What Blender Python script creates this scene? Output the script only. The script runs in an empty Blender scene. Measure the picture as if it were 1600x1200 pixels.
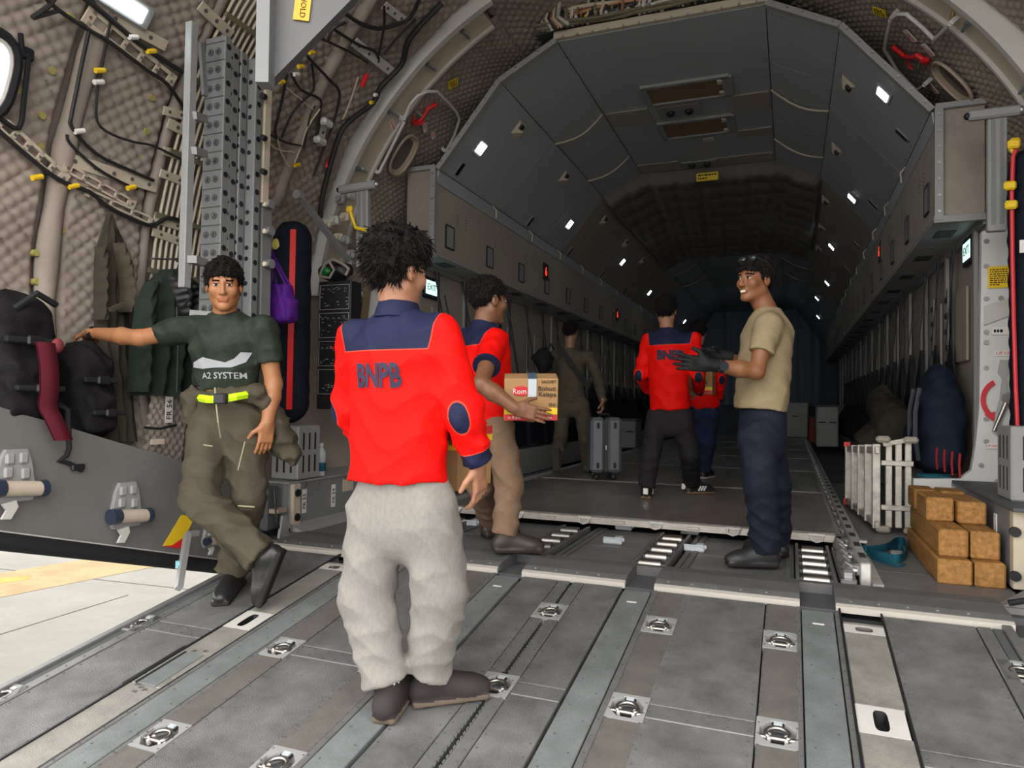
import bpy, bmesh, math, random
import numpy as np
from mathutils import Vector, Matrix
random.seed(7); np.random.seed(7)
PI = math.pi
scene = bpy.context.scene
col = scene.collection
# ---------------------------------------------------------------- camera (phone, 24 mm equivalent)
F = 1110.0
def _axes(vy, vx):
    d = lambda p: np.array([p[0]-800.0, p[1]-600.0, F])
    Y = d(vy); Y /= np.linalg.norm(Y)
    X = -d(vx); X -= X.dot(Y)*Y; X /= np.linalg.norm(X)
    return np.stack([X, Y, np.cross(X, Y)])
RW = _axes((1236, 636), (-2000, 585))          # world <- (right, down, forward)
CP = np.array([0.0, 0.0, 0.87])
cam_d = bpy.data.cameras.new('camera'); cam = bpy.data.objects.new('camera', cam_d); col.objects.link(cam)
cam_d.sensor_width = 36.0; cam_d.lens = F/1600*36.0; cam_d.clip_start = 0.05; cam_d.clip_end = 500
_m = Matrix.Identity(4)
for i in range(3):
    _m[i][0] = RW[i, 0]; _m[i][1] = -RW[i, 1]; _m[i][2] = -RW[i, 2]; _m[i][3] = CP[i]
cam.matrix_world = _m
scene.camera = cam
# ---------------------------------------------------------------- sky, sun, exposure
w = bpy.data.worlds.new('sky'); scene.world = w; w.use_nodes = True
bg = w.node_tree.nodes['Background']; bg.inputs[0].default_value = (1.0, 0.97, 0.93, 1); bg.inputs[1].default_value = 2.6
sd = bpy.data.lights.new('sun', 'SUN'); sd.energy = 1.3; sd.angle = 0.03; sd.color = (1, 0.95, 0.86)
so = bpy.data.objects.new('sun', sd); col.objects.link(so)
so.rotation_euler = Vector((0.55, -0.35, -0.78)).to_track_quat('-Z', 'Y').to_euler()
vs = scene.view_settings; vs.view_transform = 'Standard'; vs.look = 'None'; vs.gamma = 1.0; vs.use_curve_mapping = False
vs.exposure = 0.88
# ---------------------------------------------------------------- pixel helpers (a pixel gives a direction only)
def ray(px, py): return RW @ np.array([px-800.0, py-600.0, F])
def onx(px, py, x): v = ray(px, py); return CP + v*((x-CP[0])/v[0])
def ony(px, py, y): v = ray(px, py); return CP + v*((y-CP[1])/v[1])
def onz(px, py, z=0.0): v = ray(px, py); return CP + v*((z-CP[2])/v[2])
def at(px, py, d): return CP + RW @ np.array([(px-800.0)/F*d, (py-600.0)/F*d, d])
HY = 3.42; SL = 0.165; RA = math.atan(SL)
def onramp(px, py): v = ray(px, py); return CP + v*((-HY*SL-CP[2])/(v[2]-SL*v[1]))
XC = -1.0; CR = 2.65; CZ = 1.5                  # hold centre line, tail hull radius and centre height
def oncyl(px, py, r=CR):
    v = ray(px, py); a = v[0]**2+v[2]**2; b = 2*(v[0]*(CP[0]-XC)+v[2]*(CP[2]-CZ)); c = (CP[0]-XC)**2+(CP[2]-CZ)**2-r*r
    return CP + v*((-b+math.sqrt(b*b-4*a*c))/2/a)
def rp(x, s, h=0.0):                             # point on the ramp: s metres down from the hinge, h above it
    return np.array([x, HY - s*math.cos(RA) - h*math.sin(RA), -s*math.sin(RA) + h*math.cos(RA)])
def V(*a): return np.array(a, float)
def nrm(v): v = np.asarray(v, float); return v/max(1e-9, np.linalg.norm(v))
# ---------------------------------------------------------------- materials
MATS = {}
def mat(name, c, r=0.5, m=0.0, var=0.0, vs_=8.0, bump=0.0, bs=60.0, emit=None, es=0.0, trans=0.0, c2=None, alpha=1.0, stretch=None, spec=None):
    if name in MATS: return MATS[name]
    M = bpy.data.materials.new(name); M.use_nodes = True; nt = M.node_tree; b = nt.nodes['Principled BSDF']
    b.inputs['Base Color'].default_value = (*c, 1); b.inputs['Roughness'].default_value = r; b.inputs['Metallic'].default_value = m
    if spec is None and m == 0 and r >= .6 and not trans: spec = .18
    if spec is not None: b.inputs['Specular IOR Level'].default_value = spec
    if trans: b.inputs['Transmission Weight'].default_value = trans
    if alpha < 1: b.inputs['Alpha'].default_value = alpha
    if emit: b.inputs['Emission Color'].default_value = (*emit, 1); b.inputs['Emission Strength'].default_value = es
    if var or bump:
        tc = nt.nodes.new('ShaderNodeTexCoord'); src = tc.outputs['Object']
        if stretch:
            mp = nt.nodes.new('ShaderNodeMapping'); mp.inputs['Scale'].default_value = stretch; nt.links.new(src, mp.inputs[0]); src = mp.outputs[0]
    if var:
        n = nt.nodes.new('ShaderNodeTexNoise'); n.inputs['Scale'].default_value = vs_; n.inputs['Detail'].default_value = 6; n.inputs['Roughness'].default_value = 0.65
        nt.links.new(src, n.inputs['Vector'])
        mx = nt.nodes.new('ShaderNodeValToRGB'); e = mx.color_ramp.elements
        d = c2 if c2 else tuple(x*(1-var) for x in c); u = c if c2 else tuple(min(1, x*(1+var)) for x in c)
        e[0].position = 0.32; e[0].color = (*d, 1); e[1].position = 0.68; e[1].color = (*u, 1)
        nt.links.new(n.outputs['Fac'], mx.inputs[0]); nt.links.new(mx.outputs[0], b.inputs['Base Color'])
    if bump:
        n2 = nt.nodes.new('ShaderNodeTexNoise'); n2.inputs['Scale'].default_value = bs; n2.inputs['Detail'].default_value = 4
        nt.links.new(src, n2.inputs['Vector'])
        bp = nt.nodes.new('ShaderNodeBump'); bp.inputs['Strength'].default_value = bump; bp.inputs['Distance'].default_value = 0.01
        nt.links.new(n2.outputs['Fac'], bp.inputs['Height']); nt.links.new(bp.outputs[0], b.inputs['Normal'])
    MATS[name] = M; return M
# ---------------------------------------------------------------- mesh collector
class MB:
    def __init__(s): s.v = []; s.f = []; s.mi = []; s.cur = 0
    def add(s, vs, fs):
        o = len(s.v); s.v.extend([tuple(map(float, p)) for p in vs])
        for f in fs: s.f.append([i+o for i in f]); s.mi.append(s.cur)
        return s
    def hexa(s, p):                              # 8 corners: bottom 4 ccw, top 4 ccw
        return s.add(p, [(3,2,1,0),(4,5,6,7),(0,1,5,4),(1,2,6,5),(2,3,7,6),(3,0,4,7)])
    def box(s, c, d, R=None, b=0.0):
        hx, hy, hz = d[0]/2, d[1]/2, d[2]/2; b = min(b, 0.45*min(d)); vs = []; 
        R = np.eye(3) if R is None else R; c = np.asarray(c, float)
        if b <= 0:
            for z in (-hz, hz):
                for x, y in ((-hx,-hy),(hx,-hy),(hx,hy),(-hx,hy)): vs.append(c + R @ np.array([x,y,z]))
            return s.hexa(vs)
        idx = {}; fs = []
        for sx in (-1,1):
            for sy in (-1,1):
                for sz in (-1,1):
                    for k in range(3):
                        p = [sx*(hx-b), sy*(hy-b), sz*(hz-b)]; p[k] = (sx*hx, sy*hy, sz*hz)[k]
                        idx[sx,sy,sz,k] = len(vs); vs.append(c + R @ np.array(p))
                    f = [idx[sx,sy,sz,0], idx[sx,sy,sz,1], idx[sx,sy,sz,2]]
                    fs.append(f if sx*sy*sz > 0 else f[::-1])
        for k in range(3):
            i, j = [(1,2),(2,0),(0,1)][k]
            for sk in (-1,1):
                q = []
                for a_, b_ in ((-1,-1),(1,-1),(1,1),(-1,1)):
                    t = [0,0,0]; t[k] = sk; t[i] = a_; t[j] = b_; q.append(idx[t[0],t[1],t[2],k])
                fs.append(q if sk > 0 else q[::-1])
            for si in (-1,1):
                for sj in (-1,1):                # edge along axis k
                    def g(sk, w):
                        t = [0,0,0]; t[k] = sk; t[i] = si; t[j] = sj; return idx[t[0],t[1],t[2],w]
                    q = [g(-1,i), g(-1,j), g(1,j), g(1,i)]
                    fs.append(q if si*sj < 0 else q[::-1])
        return s.add(vs, fs)
    def beam(s, a, b, wd, h, up=(0,0,1), bv=0.0):
        a = np.asarray(a, float); b = np.asarray(b, float); y = nrm(b-a); x = np.cross(y, up)
        if np.linalg.norm(x) < 1e-4: x = np.cross(y, (0,1,0))
        x = nrm(x); z = np.cross(x, y); R = np.stack([x, y, z], 1)
        return s.box((a+b)/2, (wd, np.linalg.norm(b-a), h), R, bv)
    def tube(s, pts, r, n=8, caps=True, closed=False):
        P = [np.asarray(p, float) for p in pts]; m = len(P); rr = r if hasattr(r, '__len__') else [r]*m
        vs = []; up = None
        for i in range(m):
            a = P[i-1] if (i > 0 or closed) else P[i]; b = P[(i+1) % m] if (i < m-1 or closed) else P[i]
            t = nrm(b-a)
            if up is None:
                up = np.array([0,0,1.0]) if abs(t[2]) < 0.9 else np.array([1.0,0,0])
            x = nrm(np.cross(t, up)); up = np.cross(x, t)
            for k in range(n):
                an = 2*PI*k/n; vs.append(P[i] + rr[i]*(math.cos(an)*x + math.sin(an)*up))
        fs = []; mm = m if closed else m-1
        for i in range(mm):
            for k in range(n):
                j = (i+1) % m
                fs.append((i*n+k, i*n+(k+1) % n, j*n+(k+1) % n, j*n+k))
        if caps and not closed: fs.append(tuple(range(n))[::-1]); fs.append(tuple((m-1)*n+k for k in range(n)))
        return s.add(vs, [f[::-1] for f in fs])
    def cyl(s, a, b, r, r2=None, n=14): return s.tube([a, b], [r, r if r2 is None else r2], n)
    def ball(s, c, r, n=10, m=7, R=None):
        r = np.array(r if hasattr(r, '__len__') else (r,)*3, float); R = np.eye(3) if R is None else R
        vs = []; fs = []; c = np.asarray(c, float)
        for i in range(m+1):
            t = PI*i/m
            for k in range(n):
                p = 2*PI*k/n; vs.append(c + R @ (r*np.array([math.sin(t)*math.cos(p), math.sin(t)*math.sin(p), math.cos(t)])))
        for i in range(m):
            for k in range(n): fs.append((i*n+k, (i+1)*n+k, (i+1)*n+(k+1) % n, i*n+(k+1) % n))
        return s.add(vs, fs)
    def prism(s, poly, ext):
        P = [np.asarray(p, float) for p in poly]; e = np.asarray(ext, float); n = len(P)
        nn = sum(np.cross(P[i]-P[0], P[(i+1) % n]-P[0]) for i in range(n))
        if np.dot(nn, e) < 0: P = P[::-1]
        fs = [tuple(range(n))[::-1], tuple(range(n, 2*n))] + [(i, (i+1) % n, n+(i+1) % n, n+i) for i in range(n)]
        return s.add(P + [p+e for p in P], fs)
    def grid(s, fn, nu, nv, flip=False):
        vs = [fn(i/nu, j/nv) for j in range(nv+1) for i in range(nu+1)]; W = nu+1
        fs = [(j*W+i, j*W+i+1, (j+1)*W+i+1, (j+1)*W+i) for j in range(nv) for i in range(nu)]
        return s.add(vs, [f[::-1] for f in fs] if flip else fs)
    def lathe(s, base, axis, prof, n=16):        # prof: (radius, height along axis)
        ax = nrm(axis); base = np.asarray(base, float)
        return s.tube([base+ax*h for _, h in prof], [max(r, 1e-4) for r, _ in prof], n)
    def mesh(s, name, mats, smooth=False):
        me = bpy.data.meshes.new(name); me.from_pydata(s.v, [], s.f)
        for m in (mats if isinstance(mats, (list, tuple)) else [mats]): me.materials.append(MATS[m] if isinstance(m, str) else m)
        me.polygons.foreach_set('material_index', s.mi)
        if smooth:
            me.polygons.foreach_set('use_smooth', [True]*len(me.polygons))
            if smooth != 'full': me.set_sharp_from_angle(angle=math.radians(40))
        me.update(); return me
    def build(s, name, mats, parent=None, smooth=False): return link(name, s.mesh(name, mats, smooth), parent)
def link(name, me, parent=None, loc=None, rot=None):
    o = bpy.data.objects.new(name, me); col.objects.link(o)
    if loc is not None: o.location = loc
    if rot is not None: o.rotation_euler = rot
    if parent is not None:
        o.parent = parent
        if loc is None: o.matrix_parent_inverse = parent.matrix_basis.inverted()
    return o
def tag(o, label=None, cat=None, group=None, kind=None):
    if label: o['label'] = label
    if cat: o['category'] = cat
    if group: o['group'] = group
    if kind: o['kind'] = kind
    return o
def thing(name, label, cat, loc=(0,0,0), group=None):
    o = bpy.data.objects.new(name, None); col.objects.link(o); o.location = [float(x) for x in loc]; o.empty_display_size = 0.1
    return tag(o, label, cat, group)
def copy_tree(o, parent=None):
    c = o.copy(); col.objects.link(c); c.parent = parent
    for ch in list(o.children): copy_tree(ch, c)
    return c
def frame(t, up=(0,0,1)):                        # columns x, y=t, z~up
    y = nrm(t); x = nrm(np.cross(y, up)); z = np.cross(x, y); return np.stack([x, y, z], 1)
def text(name, body, size, origin, xdir, updir, m, parent, ext=0.0008, align='CENTER', bold=0.0, sx=1.0):
    cu = bpy.data.curves.new(name, 'FONT'); cu.body = body; cu.size = size; cu.extrude = ext; cu.align_x = align; cu.align_y = 'CENTER'; cu.offset = bold
    cu.resolution_u = 2; cu.space_line = 0.85
    o = bpy.data.objects.new(name, cu); col.objects.link(o)
    x = nrm(xdir); z = nrm(np.cross(x, updir)); y = np.cross(z, x)
    M = Matrix.Identity(4)
    for i in range(3): M[i][0] = x[i]*sx; M[i][1] = y[i]; M[i][2] = z[i]; M[i][3] = origin[i]
    dg = bpy.context.evaluated_depsgraph_get(); me = bpy.data.meshes.new_from_object(o.evaluated_get(dg)); me.name = name
    bpy.data.objects.remove(o); bpy.data.curves.remove(cu)
    me.transform(M); me.materials.clear(); me.materials.append(MATS[m] if isinstance(m, str) else m)
    return link(name, me, parent)
def microprint(o, rows, c, rt, up, n, w_, h_, m, name='print_lines'):
    """print too small to read: rows of short dashes"""
    rg = random.Random(rows*7+int(abs(c[0])*100)); mb = MB(); R = np.stack([rt, up, n], 1)
    for k in range(rows):
        v = h_*(.40-.80*(k+.5)/rows); x = -w_*.42
        while x < w_*.34:
            l = min(rg.uniform(.05, .16)*w_, w_*.42-x); mb.box(np.asarray(c)+rt*(x+l/2)+up*v, (l, h_*.38/rows, .0012), R); x += l+w_*.035
            if k == rows-1 and x > 0: break
    o2 = mb.build(name, m, o); o2['kind'] = 'stuff'; return o2
# palette
mat('grey_paint', (.20,.208,.215), .5, 0, .06, 5); mat('grey_light', (.29,.295,.295), .5, 0, .06, 6); mat('grey_dark', (.10,.105,.11), .6)
mat('ceil_grey', (.37,.395,.425), .45, 0, .05, 3); mat('taupe', (.36,.315,.265), .55, 0, .05, 4); mat('bin_edge', (.28,.285,.285), .5)
mat('quilt', (.31,.265,.228), .62, 0, .13, 3, .25, 25); mat('quilt_dark', (.20,.18,.165), .5, 0, .1, 4, .3, 20)
mat('cream', (.56,.49,.38), .5, 0, .06, 9); mat('white_paint', (.56,.55,.52), .45, 0, .05, 6); mat('cloudy_white', (.48,.52,.55), .45, 0, .06, 4)
mat('black', (.012,.012,.014), .5); mat('bulk_white', (.66,.67,.66), .45, 0, .04, 4); mat('rubber', (.02,.02,.022), .7); mat('cable', (.018,.018,.02), .45)
mat('steel', (.40,.385,.36), .38, 1, .12, 20); mat('dull_metal', (.42,.42,.42), .42, .9, .15, 14); mat('alu', (.62,.61,.58), .4, .55, .18, 16)
mat('yellow', (.85,.58,.02), .5); mat('red', (.75,.02,.02), .4); mat('orange_tag', (.95,.42,.02), .5); mat('white_tag', (.8,.78,.74), .5)
mat('red_print', (.62,.03,.04), .5); mat('black_print', (.02,.02,.02), .6); mat('print_grey', (.14,.13,.14), .7)
mat('lamp_lit', (.9,.95,1), .3, emit=(.85,.95,1), es=9.0); mat('exit_lit', (.55,.8,.72), .3, emit=(.5,.8,.7), es=.9); mat('red_digit', (.4,.01,.01), .3, emit=(1,.04,.02), es=1.2)
mat('ramp_panel', (.148,.150,.150), .62, .2, .36, 5, .5, 240); mat('ramp_blue', (.19,.21,.212), .55, .25, .2, 7, .2, 160)
mat('ramp_brown', (.142,.134,.122), .6, .2, .16, 9, .2, 160); mat('ramp_pale', (.27,.262,.235), .55, .2, .2, 10, .3, 220); mat('ramp_trim', (.175,.178,.178), .5, .35, .14, 10)
mat('lip_dark', (.12,.12,.123), .6, .1, .15, 8, .3, 200); mat('lip_edge', (.46,.43,.385), .55); mat('hold_panel', (.19,.19,.19), .5, .3, .2, 5)
mat('pallet_top', (.46,.43,.40), .36, .55, .45, 3.2, .3, 60, c2=(.20,.19,.18), stretch=(1,.35,1)); mat('pallet_rail', (.48,.44,.40), .45, .5, .15, 12)
mat('navy', (.008,.011,.02), .75, 0, .2, 12, .3, 70); mat('blue_strap', (.012,.10,.15), .7, 0, .2, 30, .3, 300)
mat('wood', (.36,.185,.06), .65, 0, .35, 5, .3, 90, stretch=(9,1,9)); mat('carton', (.40,.24,.11), .75, 0, .08, 8)
mat('olive_cloth', (.075,.064,.044), .85, 0, .12, 9, .35, 130); mat('olive_dark', (.050,.044,.032), .9, 0, .1, 9, .3, 110); mat('green_jacket', (.018,.027,.021), .8, 0, .12, 9, .25, 90)
mat('glass_dark', (.02,.025,.03), .08); mat('window_lit', (.9,.95,1), .2, emit=(.9,.96,1), es=2.2)
# ================================================================ setting
def struct(o): o['kind'] = 'structure'; return o
def stuff(o): o['kind'] = 'stuff'; return o
# ---- tarmac far below, sunlit
def tarmac_mat():
    M = bpy.data.materials.new('tarmac'); M.use_nodes = True; nt = M.node_tree; b = nt.nodes['Principled BSDF']; b.inputs['Roughness'].default_value = .85
    tc = nt.nodes.new('ShaderNodeTexCoord'); n = nt.nodes.new('ShaderNodeTexNoise'); n.inputs['Scale'].default_value = 1.3; n.inputs['Detail'].default_value = 10; n.inputs['Roughness'].default_value = .75
    nt.links.new(tc.outputs['Object'], n.inputs['Vector'])
    r = nt.nodes.new('ShaderNodeValToRGB'); r.color_ramp.elements[0].position = .3; r.color_ramp.elements[1].position = .7
    r.color_ramp.elements[0].color = (.088,.084,.074,1); r.color_ramp.elements[1].color = (.130,.125,.112,1)
    nt.links.new(n.outputs['Fac'], r.inputs[0]); nt.links.new(r.outputs[0], b.inputs['Base Color']); MATS['tarmac'] = M
tarmac_mat()
mat('paint_yellow', (.22,.15,.03), .8, 0, .25, 3); mat('paint_sand', (.19,.135,.07), .85, 0, .2, 2); mat('joint', (.06,.055,.05), .9)
GZ = -1.75
g = struct(MB().grid(lambda u, v: (-90+180*u, -60+160*v, GZ), 4, 4).build('ground', 'tarmac'))
def gpatch(name, pix, m, h=.004):
    P = [onz(x, y, GZ) for x, y in pix]; return MB().prism([p+V(0,0,.0005) for p in P], (0,0,h)).build(name, m, g)
gpatch('paint_band', [(-250,925),(0,896),(170,868),(330,877),(230,888),(0,934),(-250,985)], 'paint_sand')
gpatch('paint_line', [(-200,937),(0,903),(50,900),(45,906),(0,912),(-200,955)], 'paint_yellow', .006)
for a, b in (((-100,878),(330,925)), ((-60,1010),(200,930)), ((-200,838),(340,872))):
    A, B = onz(*a, GZ), onz(*b, GZ); MB().beam(A+V(0,0,.001), B+V(0,0,.001), .02, .006).build('slab_joint', 'joint', g)
# ---- ramp
ramp = struct(MB().box((XC, -2.2, -.09), (3.66, 4.4, .06)).build('ramp_floor', 'grey_dark'))
ramp.location = (0, HY, 0); ramp.rotation_euler = (RA, 0, 0); bpy.context.view_layer.update()
def rl(name, mb, m, smooth=False): return link(name, mb.mesh(name, m, smooth), ramp, loc=(0,0,0))
def slab(x0, x1, s0, s1, m, name='floor_panel', h=0.0, g_=.0025, th=.05): return rl(name, MB().box(((x0+x1)/2, -(s0+s1)/2, h-th/2), (x1-x0-2*g_, s1-s0-2*g_, th), None, .003), m)
ROWS = [.37, 1.0, 1.62, 2.25, 2.87, 3.5]
EC = [.03, .96, 1.04, 2.21, 2.29, 4.3]
mir = lambda x: 2*XC - x
rivs = MB()
def rivline(x, s0, s1, step=.055, h=.001):
    n = max(1, int((s1-s0)/step))
    for i in range(n+1):
        s_ = s0+(s1-s0)*i/n; rivs.tube([(x,-s_,h-.004),(x,-s_,h+.0012)], .0042, 6)
def rivrow(x0, x1, s_, step=.055):
    n = max(1, int((x1-x0)/step))
    for i in range(n+1): x = x0+(x1-x0)*i/n; rivs.tube([(x,-s_,-.003),(x,-s_,.0022)], .0042, 6)
for sgn in (0, 1):
    mm = (lambda a, b: (a, b)) if not sgn else (lambda a, b: (mir(b), mir(a)))
    for a, b, kind in ((.36,.70,'ramp_panel'), (-.46,-.10,'ramp_panel'), (-.935,-.745,'ramp_panel')):
        x0, x1 = mm(a, b)
        for i in range(0, 5):
            thin = i % 2 == 1
            slab(x0, x1, EC[i], EC[i+1], 'ramp_trim' if thin else kind, 'seam_strip' if thin else 'floor_panel', -.001 if thin else 0)
            if thin:
                rivrow(x0+.02, x1-.02, EC[i]+.02); rivrow(x0+.02, x1-.02, EC[i+1]-.02)
        for x in (x0+.018, x1-.018): rivline(x, .08, 4.2, .07)
    for a, b in ((.045,.175), (-.735,-.605)):          # bluish roller covers
        x0, x1 = mm(a, b); slab(x0, x1, .06, 2.1, 'ramp_blue', 'roller_cover', .004); slab(x0, x1, 2.1, 4.3, 'ramp_blue', 'roller_cover', .004)
        for k in range(24):
            rivs.tube([(x0+.03+.0*k,-.2-.17*k,0),(x0+.03,-.2-.17*k,.0055)], .0045, 6); rivs.tube([(x1-.03,-.28-.17*k,0),(x1-.03,-.28-.17*k,.0055)], .0045, 6)
        rl('cover_slot', MB().box(((x0+x1)/2,-.19,.005), (.045,.01,.004), None, .001), 'white_paint')
    for a, b in ((.022,.045), (.175,.20), (-.605,-.575), (-.745,-.735), (-.463,-.46), (-.10,-.097)):
        x0, x1 = mm(a, b)
        if x1-x0 > .02: slab(x0, x1, .03, 4.3, 'ramp_trim', 'rail_strip', .003); rivline((x0+x1)/2, .1, 4.2, .09, .004)
    x0, x1 = mm(.70, .755); slab(x0+(0 if not sgn else .0), x1, .03, 4.3, 'ramp_trim', 'rail_strip', .002); rivline((x0+x1)/2, .1, 4.2, .08, .003)
    x0, x1 = mm(.79, .83); slab(x0, x1, 0, 4.4, 'ramp_trim', 'edge_beam', .012)
x0, x1 = mir(.755), mir(.79)
def plate_hole(mb, cx, cs, w_, l_, a, b, h=0.0, dep=.03, n=24, flo=1):
    """flat plate with an oval (or n-sided) recess, ramp-local"""
    top = []; hol = []
    for k in range(n):
        t = 2*PI*(k+.5)/n; c, s_ = math.cos(t), math.sin(t)
        e = 4.0 if n > 8 else 2.0
        rr = (abs(c)**e+abs(s_)**e)**(-1/e)
        hol.append((cx+a*c*rr, -cs+b*s_*rr)); q = min(w_/2/max(abs(c),1e-6), l_/2/max(abs(s_),1e-6)); top.append((cx+c*q, -cs+s_*q))
    # make sure the rectangle's corners exist
    for sx in (-1,1):
        for sy in (-1,1):
            k = min(range(n), key=lambda i: (top[i][0]-cx-sx*w_/2)**2+(top[i][1]+cs-sy*l_/2)**2); top[k] = (cx+sx*w_/2, -cs+sy*l_/2)
    vs = [(x,y,h) for x, y in top]+[(x,y,h) for x, y in hol]+[(cx+(x-cx)*.86, -cs+(y+cs)*.86, h-dep) for x, y in hol]+[(x,y,h-.05) for x, y in top]
    mb.add(vs, [f for k in range(n) for f in ((k,(k+1)%n,n+(k+1)%n,n+k), (3*n+k,3*n+(k+1)%n,(k+1)%n,k))])
    mb.cur = flo if n > 8 else 0; mb.add(vs[n:3*n], [(k,(k+1)%n,n+(k+1)%n,n+k) for k in range(n)])
    mb.cur = flo; mb.add([(cx+(x-cx)*.86, -cs+(y+cs)*.86, h-dep) for x, y in hol], [tuple(range(n))]); mb.cur = 0
    return mb
# pale cover strips with finger holes, left and right
for x0, x1 in ((.203,.357), (mir(.357), mir(.203))):
    xm = (x0+x1)/2; cuts = [.13, .155, .225, .76, .92, 1.33, 1.40, 1.95, 2.11, 4.3]
    for i in range(len(cuts)-1):
        a, b = cuts[i], cuts[i+1]
        if (a, b) == (.155, .225): rl('cover_plate', plate_hole(MB(), xm, .19, x1-x0-.004, .07, .032, .02, .003), ['white_paint','steel'])
        elif (a, b) in ((.76,.92), (1.95,2.11)): rl('cover_plate', plate_hole(MB(), xm-.005, (a+b)/2, x1-x0-.004, b-a, .022, .058, .003, .04), ['white_paint','black'])
        else: slab(x0, x1, a, b, 'ramp_pale', 'cover_plate', .003, .001)
    rl('cover_edge', MB().box((x0-.004,-2.1,0), (.008,4.2,.014)).box((x1+.004,-2.1,-.004), (.008,4.2,.014)), 'black')
xm = mir(.28)
rl('slot_plate', MB().box((xm,-1.28,.005), (.10,.24,.006), None, .001), 'ramp_blue'); rl('slot', MB().box((xm-.045,-1.28,.006), (.012,.24,.008)), 'rubber'); rl('slot', MB().box((xm-.09,-1.27,.004), (.014,.30,.006)), 'black')
for dx, ds in ((-.03,.13),(0,.14),(.03,.15),(-.02,-.14),(.03,-.15),(0,.17)): rl('screw', MB().tube([(xm+dx,-1.28-ds,.002),(xm+dx,-1.28-ds,.006)], .010, 10), 'dull_metal')
# brown ring columns with pans
def pan_mesh():
    mb = plate_hole(MB(), 0, 0, .132, .15, .060, .066, .002, .032, 8, 1)
    return mb.mesh('pan', ['grey_light','grey_dark'])
PAN = pan_mesh()
RING = MB().tube([(.036*math.sin(t), .012+.034*math.cos(t), -.004) for t in np.linspace(-2.3,2.3,15)], .0075, 8).mesh('ring', 'steel', 'full')
LUG = MB().box((0,0,-.014), (.012,.034,.022), None, .003).mesh('lug', 'white_paint')
PIN = MB().cyl((-.052,-.014,-.012), (.052,-.014,-.012), .0095, n=10).mesh('pin', 'steel', True)
LATCH = MB().box((0,.052,-.006), (.040,.022,.008), None, .001).mesh('latch', 'black'); LATCH2 = MB().box((0,.052,-.003), (.026,.016,.006)).mesh('latch_face', 'cloudy_white')
names = {0.77:'right ramp edge', -0.034:'strip below the tan-shirted man', -0.515:'strip right of the toothed groove', -1.0:'toothed centre groove', -1.485:'strip below the sweatpants', -1.966:'strip left of the sweatpants', -2.77:'left ramp edge'}
rown = ['first', 'second', 'third', 'fourth', 'fifth', 'sixth']
ring_cols = list(names)
for x in ring_cols:
    for i, s_ in enumerate(ROWS[:5]):
        p = rp(x, s_, .0)
        c = RW.T @ (p-CP); px, py = 800+F*c[0]/c[2], 600+F*c[1]/c[2]
        if c[2] < .3 or not (-60 < px < 1660 and py < 1290): continue
        t = thing('tie_down_ring', 'steel tie-down ring in the %s, %s from the hinge lip' % (names[x], rown[i]), 'tie-down ring', p, 'tie-down rings in the ramp'); t.rotation_euler = (RA, 0, random.choice((0, 0, PI)) if x == -1.0 else 0)
        for nm, me, lc in (('pan', PAN, (0,0,0)), ('ring', RING, (0,-.012,0)), ('lug', LUG, (-.026,-.014,0)), ('lug', LUG, (.026,-.014,0)), ('pin', PIN, (0,0,0)), ('latch', LATCH, (0,0,0)), ('latch_face', LATCH2, (0,0,.003))): link(nm, me, t, loc=lc)
def ring_gaps(x0, x1, m, nm):
    e = [.03]
    for s_ in ROWS: e += [s_-.075, s_+.075]
    e.append(4.3)
    for i in range(0, len(e), 2): slab(x0, x1, e[i], e[i+1], m, nm, 0, .001)
for x in (-.034, -.515, mir(-.034), mir(-.515)): ring_gaps(x-.064, x+.064, 'ramp_brown', 'ring_strip'); rivline(x-.058, .06, 4.2, .06); rivline(x+.058, .06, 4.2, .06)
for x in (.7725, mir(.7725)): ring_gaps(x-.0175, x+.0175, 'grey_dark', 'ring_strip')
ring_gaps(-1.065, -1.012, 'ramp_trim', 'ring_strip'); ring_gaps(-.988, -.935, 'ramp_trim', 'ring_strip'); rivline(-1.05, .06, 4.2, .06); rivline(-.95, .06, 4.2, .06)
tee = MB()
for k in range(170):
    s_ = .04+k*.025
    if all(abs(s_-r) > .085 for r in ROWS): tee.box((-1.0105,-s_,-.004), (.006,.013,.008)); tee.box((-.9895,-s_-.006,-.004), (.006,.013,.008))
stuff(rl('groove_teeth', tee, 'ramp_trim'))
stuff(rl('rivets', rivs, 'grey_dark'))
# ---- hinge lip
for x0, x1 in ((-2.84,-1.405), (-1.27,-.74), (-.60,.04), (.185,.84)):
    root = struct(MB().prism([(x0,3.47,-.01),(x0,3.47,.034),(x0,3.60,.047),(x0,3.73,.040),(x0,3.74,-.01)], (x1-x0,0,0)).build('trim_lip', 'lip_dark'))
    MB().prism([(x0,3.425,-.005),(x0,3.425,.022),(x0,3.468,.035),(x0,3.468,-.005)], (x1-x0,0,0)).build('riveted_strip', 'ramp_trim', root)
    MB().prism([(x0,3.405,-.015),(x0,3.405,.012),(x0,3.424,.020),(x0,3.424,-.015)], (x1-x0,0,0)).build('front_edge', 'lip_edge', root)
    rm = MB(); n = int((x1-x0)/.11)
    for k in range(n): xx = x0+.06+k*.11; rm.cyl((xx,3.447,.02), (xx,3.446,.0325), .006, n=8)
    rm.build('rivets', 'dull_metal', root)
for x0, x1 in ((-1.405,-1.27), (-.74,-.60), (.04,.185)):
    MB().box(((x0+x1)/2,3.57,-.02), (x1-x0,.3,.02)).build('lip_gap_plate', 'grey_dark', root)
    MB().prism([(x0,3.69,-.01),(x0,3.69,.036),(x0,3.74,.036),(x0,3.74,-.01)], (x1-x0,0,0)).build('lip_bridge', 'lip_dark', root)
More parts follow.
